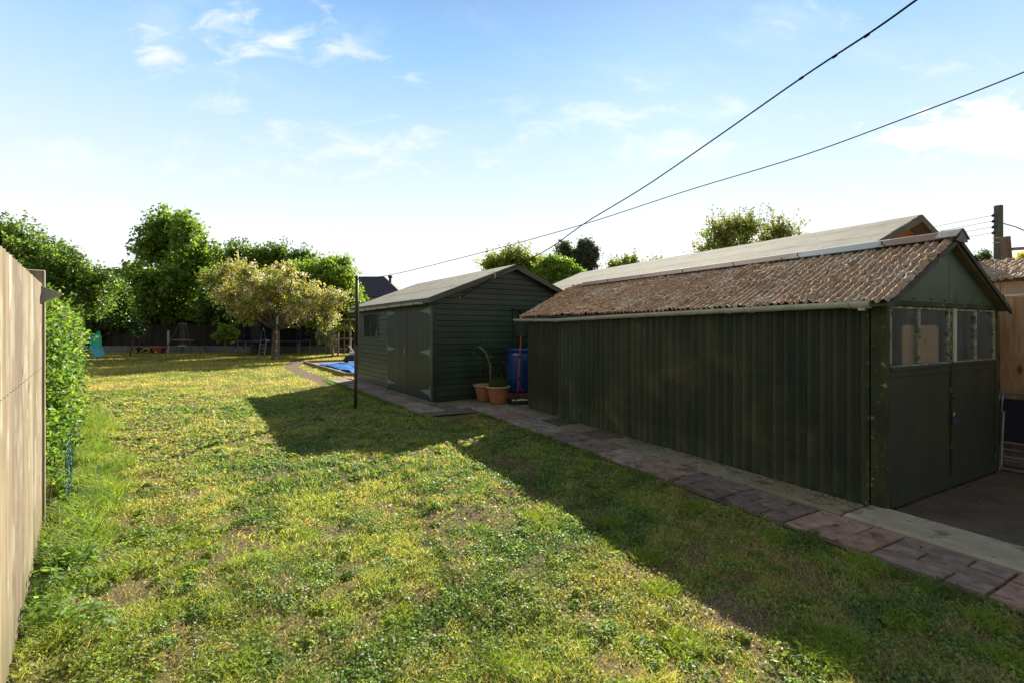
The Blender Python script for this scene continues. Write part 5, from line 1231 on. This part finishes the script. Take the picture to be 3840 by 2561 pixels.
# climbing frame
Yq = 28.5; cf = thing('climbing_frame', 'small wooden climbing tower with flat roof left of the shed', 'climbing frame', (at(1290, 1300, Yq)[0], Yq, 0))
m_wood = pm('weathered_wood', (.22, .17, .11), (.32, .25, .17), 5, .85, (1, 1, .2))
for x in (-.52, .52):
    for y in (-.45, .45):
        m = MB(); m.box(x - .05, x + .05, y - .05, y + .05, 0, 2.05); m.build('corner_post', m_wood, cf, .004)
m = MB(); m.box(-.8, .75, -.7, .7, 2.06, 2.12); m.box(-.75, .7, -.6, .6, 2.121, 2.17); m.build('roof', m_wood, cf)
m = MB(); m.bar((-.47, -.52, 1.45), (.3, -.52, 2.02), .06); m.bar((-.5, -.51, 1.62), (.5, -.51, 1.62), .07); m.bar((-.5, -.51, 1.0), (.5, -.51, 1.0), .08); m.bar((.46, -.52, .55), (.1, -.52, .1), .05); m.bar((.2, -.50, .1), (.2, -.50, 2.0), .05); m.build('braces', m_wood, cf)
m = MB()
for i in range(6): m.box(-.46, .46, .46, .48, .1 + .15 * i, .23 + .15 * i)
m.box(-.5, .5, -.44, .44, .93, .96); m.build('deck', m_dk, cf)
# sapling trees
tree('sapling', 'thin young leafy sapling left of the trampoline', 'tree', (*G(845, 1333),), .03, 1.0, [PL(855, 1245, 24, 30, 27.9), PL(828, 1260, 22, 14, 27.9), PL(880, 1262, 16, 10, 27.9)], 150, 14, .10, [(GR3, 3), (GR2, 3)], shell=.7, tl=.25, wood=10, bark=m_bark_pale)
tree('leaning_sapling', 'young curved sapling with blue grey leaves near the toy tractor', 'tree', (*G(488, 1335),), .05, 1.0, [PL(512, 1250, 22, 18, 27.5), PL(500, 1225, 30, 40, 27.5)], 120, 12, .09, [((.09, .14, .10), 3), (GR1, 2)], shell=.7, tl=.25, wood=10, trunk_top=(.22, 0, 1.0))
tree('blossom_shrub', 'small round shrub tree with whitish leaves right of the cherry', 'shrub', (*G(1222, 1322),), .035, .55, [PL(1235, 1258, 34, 26, 26.8), PL(1215, 1268, 26, 22, 26.8), PL(1250, 1275, 22, 18, 26.8), PL(1205, 1245, 14, 14, 26.8)], 330, 14, .07, [((.34, .36, .27), 4), ((.50, .50, .42), 3), ((.16, .2, .1), 2)], m_blossom, shell=.6, tl=.25, wood=20, bark=m_bark_pale)
# low plants at back boundary
for i, (px, py) in enumerate(((430, 1262), (470, 1268), (400, 1275))):
    pass
# blue tarpaulin over the pit
pit = thing('sand_pit', 'sunken gravel pit with timber edging covered by the tarpaulin', 'sand pit', (*TP, 0), TA)
m = MB(); m.box(0, 4.5, 0, 7.2, -.02, .02); m.build('gravel_bed', pm('gravel', (.22, .19, .15), (.34, .30, .25), 25, .95, fine=120, bump=.8, bd=.02), pit)
m = MB(); m.box(-.06, -.001, -.06, 7.26, -.02, .12); m.box(.0, 4.5, -.06, -.001, -.02, .115); m.box(.0, 4.5, 7.201, 7.26, -.02, .115); m.build('edging_board', m_wood, pit, .004)
U, Vv, F = grid(np.linspace(.35, 4.3, 90), np.linspace(.5, 5.9, 120))
zt = .035 + .10 * np.clip(fbm(U, Vv, .6, 3, 4) - .3, 0, 1) + .05 * np.abs(np.sin(3.2 * U + 5 * fbm(U, Vv, 1.3, 9, 2))) * fbm(U, Vv, .8, 19, 2)
Wob = .25 * (fbm(Vv, U * 0, .9, 4, 2) - .5)
tar = np_mesh('tarpaulin', np.stack([U + Wob * (U < 1), Vv, zt], 1), F, pm('blue_tarpaulin', (.02, .16, .55), (.04, .26, .68), 2.5, .3, bump=.4, bd=.01, fine=14, spec=.6, c3=(.45, .62, .78), sc3=3.5, t3=(.58, .66)), None, None, False)
tar.location = (*TP, .0); tar.rotation_euler = (0, 0, TA); props(tar, 'crumpled bright blue tarpaulin lying over the pit', 'tarpaulin')
mw = thing('lawn_mower', 'small black mower with bent handle on the blue tarpaulin', 'lawn mower', (*G(1318, 1362), .06), .5)
m = MB(); m.prism([(-.3, .08), (.3, .08), (.28, .26), (.1, .34), (-.25, .30)], -.2, .2); m.build('deck', m_black, mw, .02)
m = MB(); m.box(-.1, .12, -.1, .1, .35, .46); m.build('motor_cover', m_gutter, mw, .02)
m = MB(); m.tube([(.2, -.15, .3), (-.1, -.15, .75), (-.22, -.1, .78), (-.22, .1, .78), (-.1, .15, .75), (.2, .15, .3)], .014, 7); m.build('handle', m_tube, mw)
for x in (-.25, .25):
    for y in (-.23, .23): m = MB(); m.tube([(x, y - .02, .09), (x, y + .02, .09)], .09, 14); m.build('wheel', m_black, mw)

# ------------------------------------------------------------------ clothes post and overhead lines
cx0, cy0 = G(1333, 1530); cpz = 2.66
cpst = thing('clothes_post', 'thin rusty brown clothes post standing on the lawn before the shed', 'clothes post', (cx0, cy0, 0))
m = MB(); m.tube([(0, 0, -.05), (.012, 0, 1.28)], .033, 12); m.build('lower_tube', pm('brown_paint', (.06, .03, .022), (.10, .05, .035), 8, .6), cpst, smooth=True)
m = MB(); m.tube([(.014, 0, 1.27), (.03, 0, cpz)], .033, 12); m.build('upper_tube', pm('dark_brown_paint', (.035, .025, .02), (.06, .04, .03), 8, .6), cpst, smooth=True)
m = MB(); m.tube([(.052, .004, 1.26), (.062, .004, 2.15)], .011, 8); m.build('prop_rod', m_bark_pale, cpst)
m = MB(); m.tube([(.03, 0, cpz - .06), (.10, 0, cpz - .05)], .010, 6); m.build('line_hook', m_black, cpst)
def sag_line(a, b, sag, n=40):
    a = Vector(a); b = Vector(b); return [tuple(a + (b - a) * (i / n) + Vector((0, 0, -4 * sag * (i / n) * (1 - i / n)))) for i in range(n + 1)]
A_ = (cx0 + .05, cy0, cpz - .04); m = MB()
pts = [A_, at(1465, 1032, 9.2), at(1800, 950, 8.1), at(2180, 845, 7.0), at(2575, 717, 6.0), at(3000, 588, 5.1), at(3420, 435, 4.3), at(3840, 272, 3.6), at(4300, 70, 3.0), at(5200, -380, 2.3)]
def smooth_pts(pts, k=6):
    P = [Vector(p) for p in pts]; out = []
    for i in range(len(P) - 1):
        p0 = P[max(i - 1, 0)]; p1 = P[i]; p2 = P[i + 1]; p3 = P[min(i + 2, len(P) - 1)]
        for j in range(k):
            t = j / k; out.append(.5 * ((2 * p1) + (-p0 + p2) * t + (2 * p0 - 5 * p1 + 4 * p2 - p3) * t * t + (-p0 + 3 * p1 - 3 * p2 + p3) * t ** 3))
    return out + [P[-1]]
wl = MB(); wl.tube(smooth_pts(pts), .0055, 6); props(wl.build('washing_line', pm('line_grey', (.03, .05, .05), (.05, .07, .07), 9, .6)), 'thin line running from the clothes post up to the right', 'washing line')
c0 = wq(.62, -.05, SO, SR, 2.27)
pw_ = MB(); dd = [11.0, 10.6, 10.1, 9.2, 8.3, 7.0, 5.8, 4.6, 3.9, 3.4]
px_ = [(1855, 1035), (1921, 1005), (2058, 934), (2197, 836), (2417, 702), (2678, 523), (3005, 294), (3266, 122), (3438, 0), (3700, -190)]
pp = [c0] + [at(a, b_, d_) for (a, b_), d_ in zip([(1815, 1062)] + px_[:1], [10.35, 10.45])] + [at(a, b_, d_) for (a, b_), d_ in zip(px_[1:], [10.75, 10.2, 9.4, 8.3, 7.0, 5.6, 4.6, 4.0, 3.2])]
pw_.tube(smooth_pts(pp), .0105, 8)
for (a, b_, d_) in ((3005, 294, 5.6), (3130, 212, 5.1), (3250, 134, 4.65)): 
    q3 = at(a, b_, d_); pw_.tube([(q3[0] - .02, q3[1], q3[2] - .015), (q3[0] + .02, q3[1], q3[2] + .012)], .015, 8)
m_rub = pm('cable_rubber', (.012, .014, .016), (.02, .022, .024), 9, .95, spec=.05)
pwo = pw_.build('power_cable', m_rub, smooth=True); props(pwo, 'thick black overhead cable running from the shed gable to upper right', 'cable')
m = MB(); m.tube([at(1852, 1020, 10.43), at(1858, 1035, 10.42), at(1854, 1045, 10.42)], .010, 6); m.build('cable_clip', m_white, pwo)

# dead leaves and grit gathered along the walls and on the paving
n = 5200; u = 7.3 * rng.random(n) ** .9 - .6; v_ = -.03 - np.abs(rng.normal(size=n)) * .13; far = rng.random(n) < .25; v_[far] = -.95 * rng.random(far.sum())
yr = rng.random(n) < .22; u[yr] = -3.2 * rng.random(yr.sum()) ** 1.4; v_[yr] = .1 + 2.6 * rng.random(yr.sum())
wx, wy = w_of(v_, u, GO, GR); zl = np.where(v_ > 0, .016, .044) + .004 * rng.random(n)
Nn = rng.normal(size=(n, 3)) * .35; Nn[:, 2] = 1
pal = np.array([(.22, .14, .07), (.12, .075, .04), (.34, .25, .13), (.09, .12, .03), (.05, .04, .03)])[rng.integers(0, 5, n)]
V, F, C = quads(np.stack([wx, wy, zl], 1), Nn, .006 + .014 * rng.random(n) ** 2, tint(pal, .3), 1.5)
props(np_mesh('leaf_litter', V, F, m_leaf, None, C), 'dead leaves and grit gathered along the garage wall', 'leaf litter', kind='stuff')
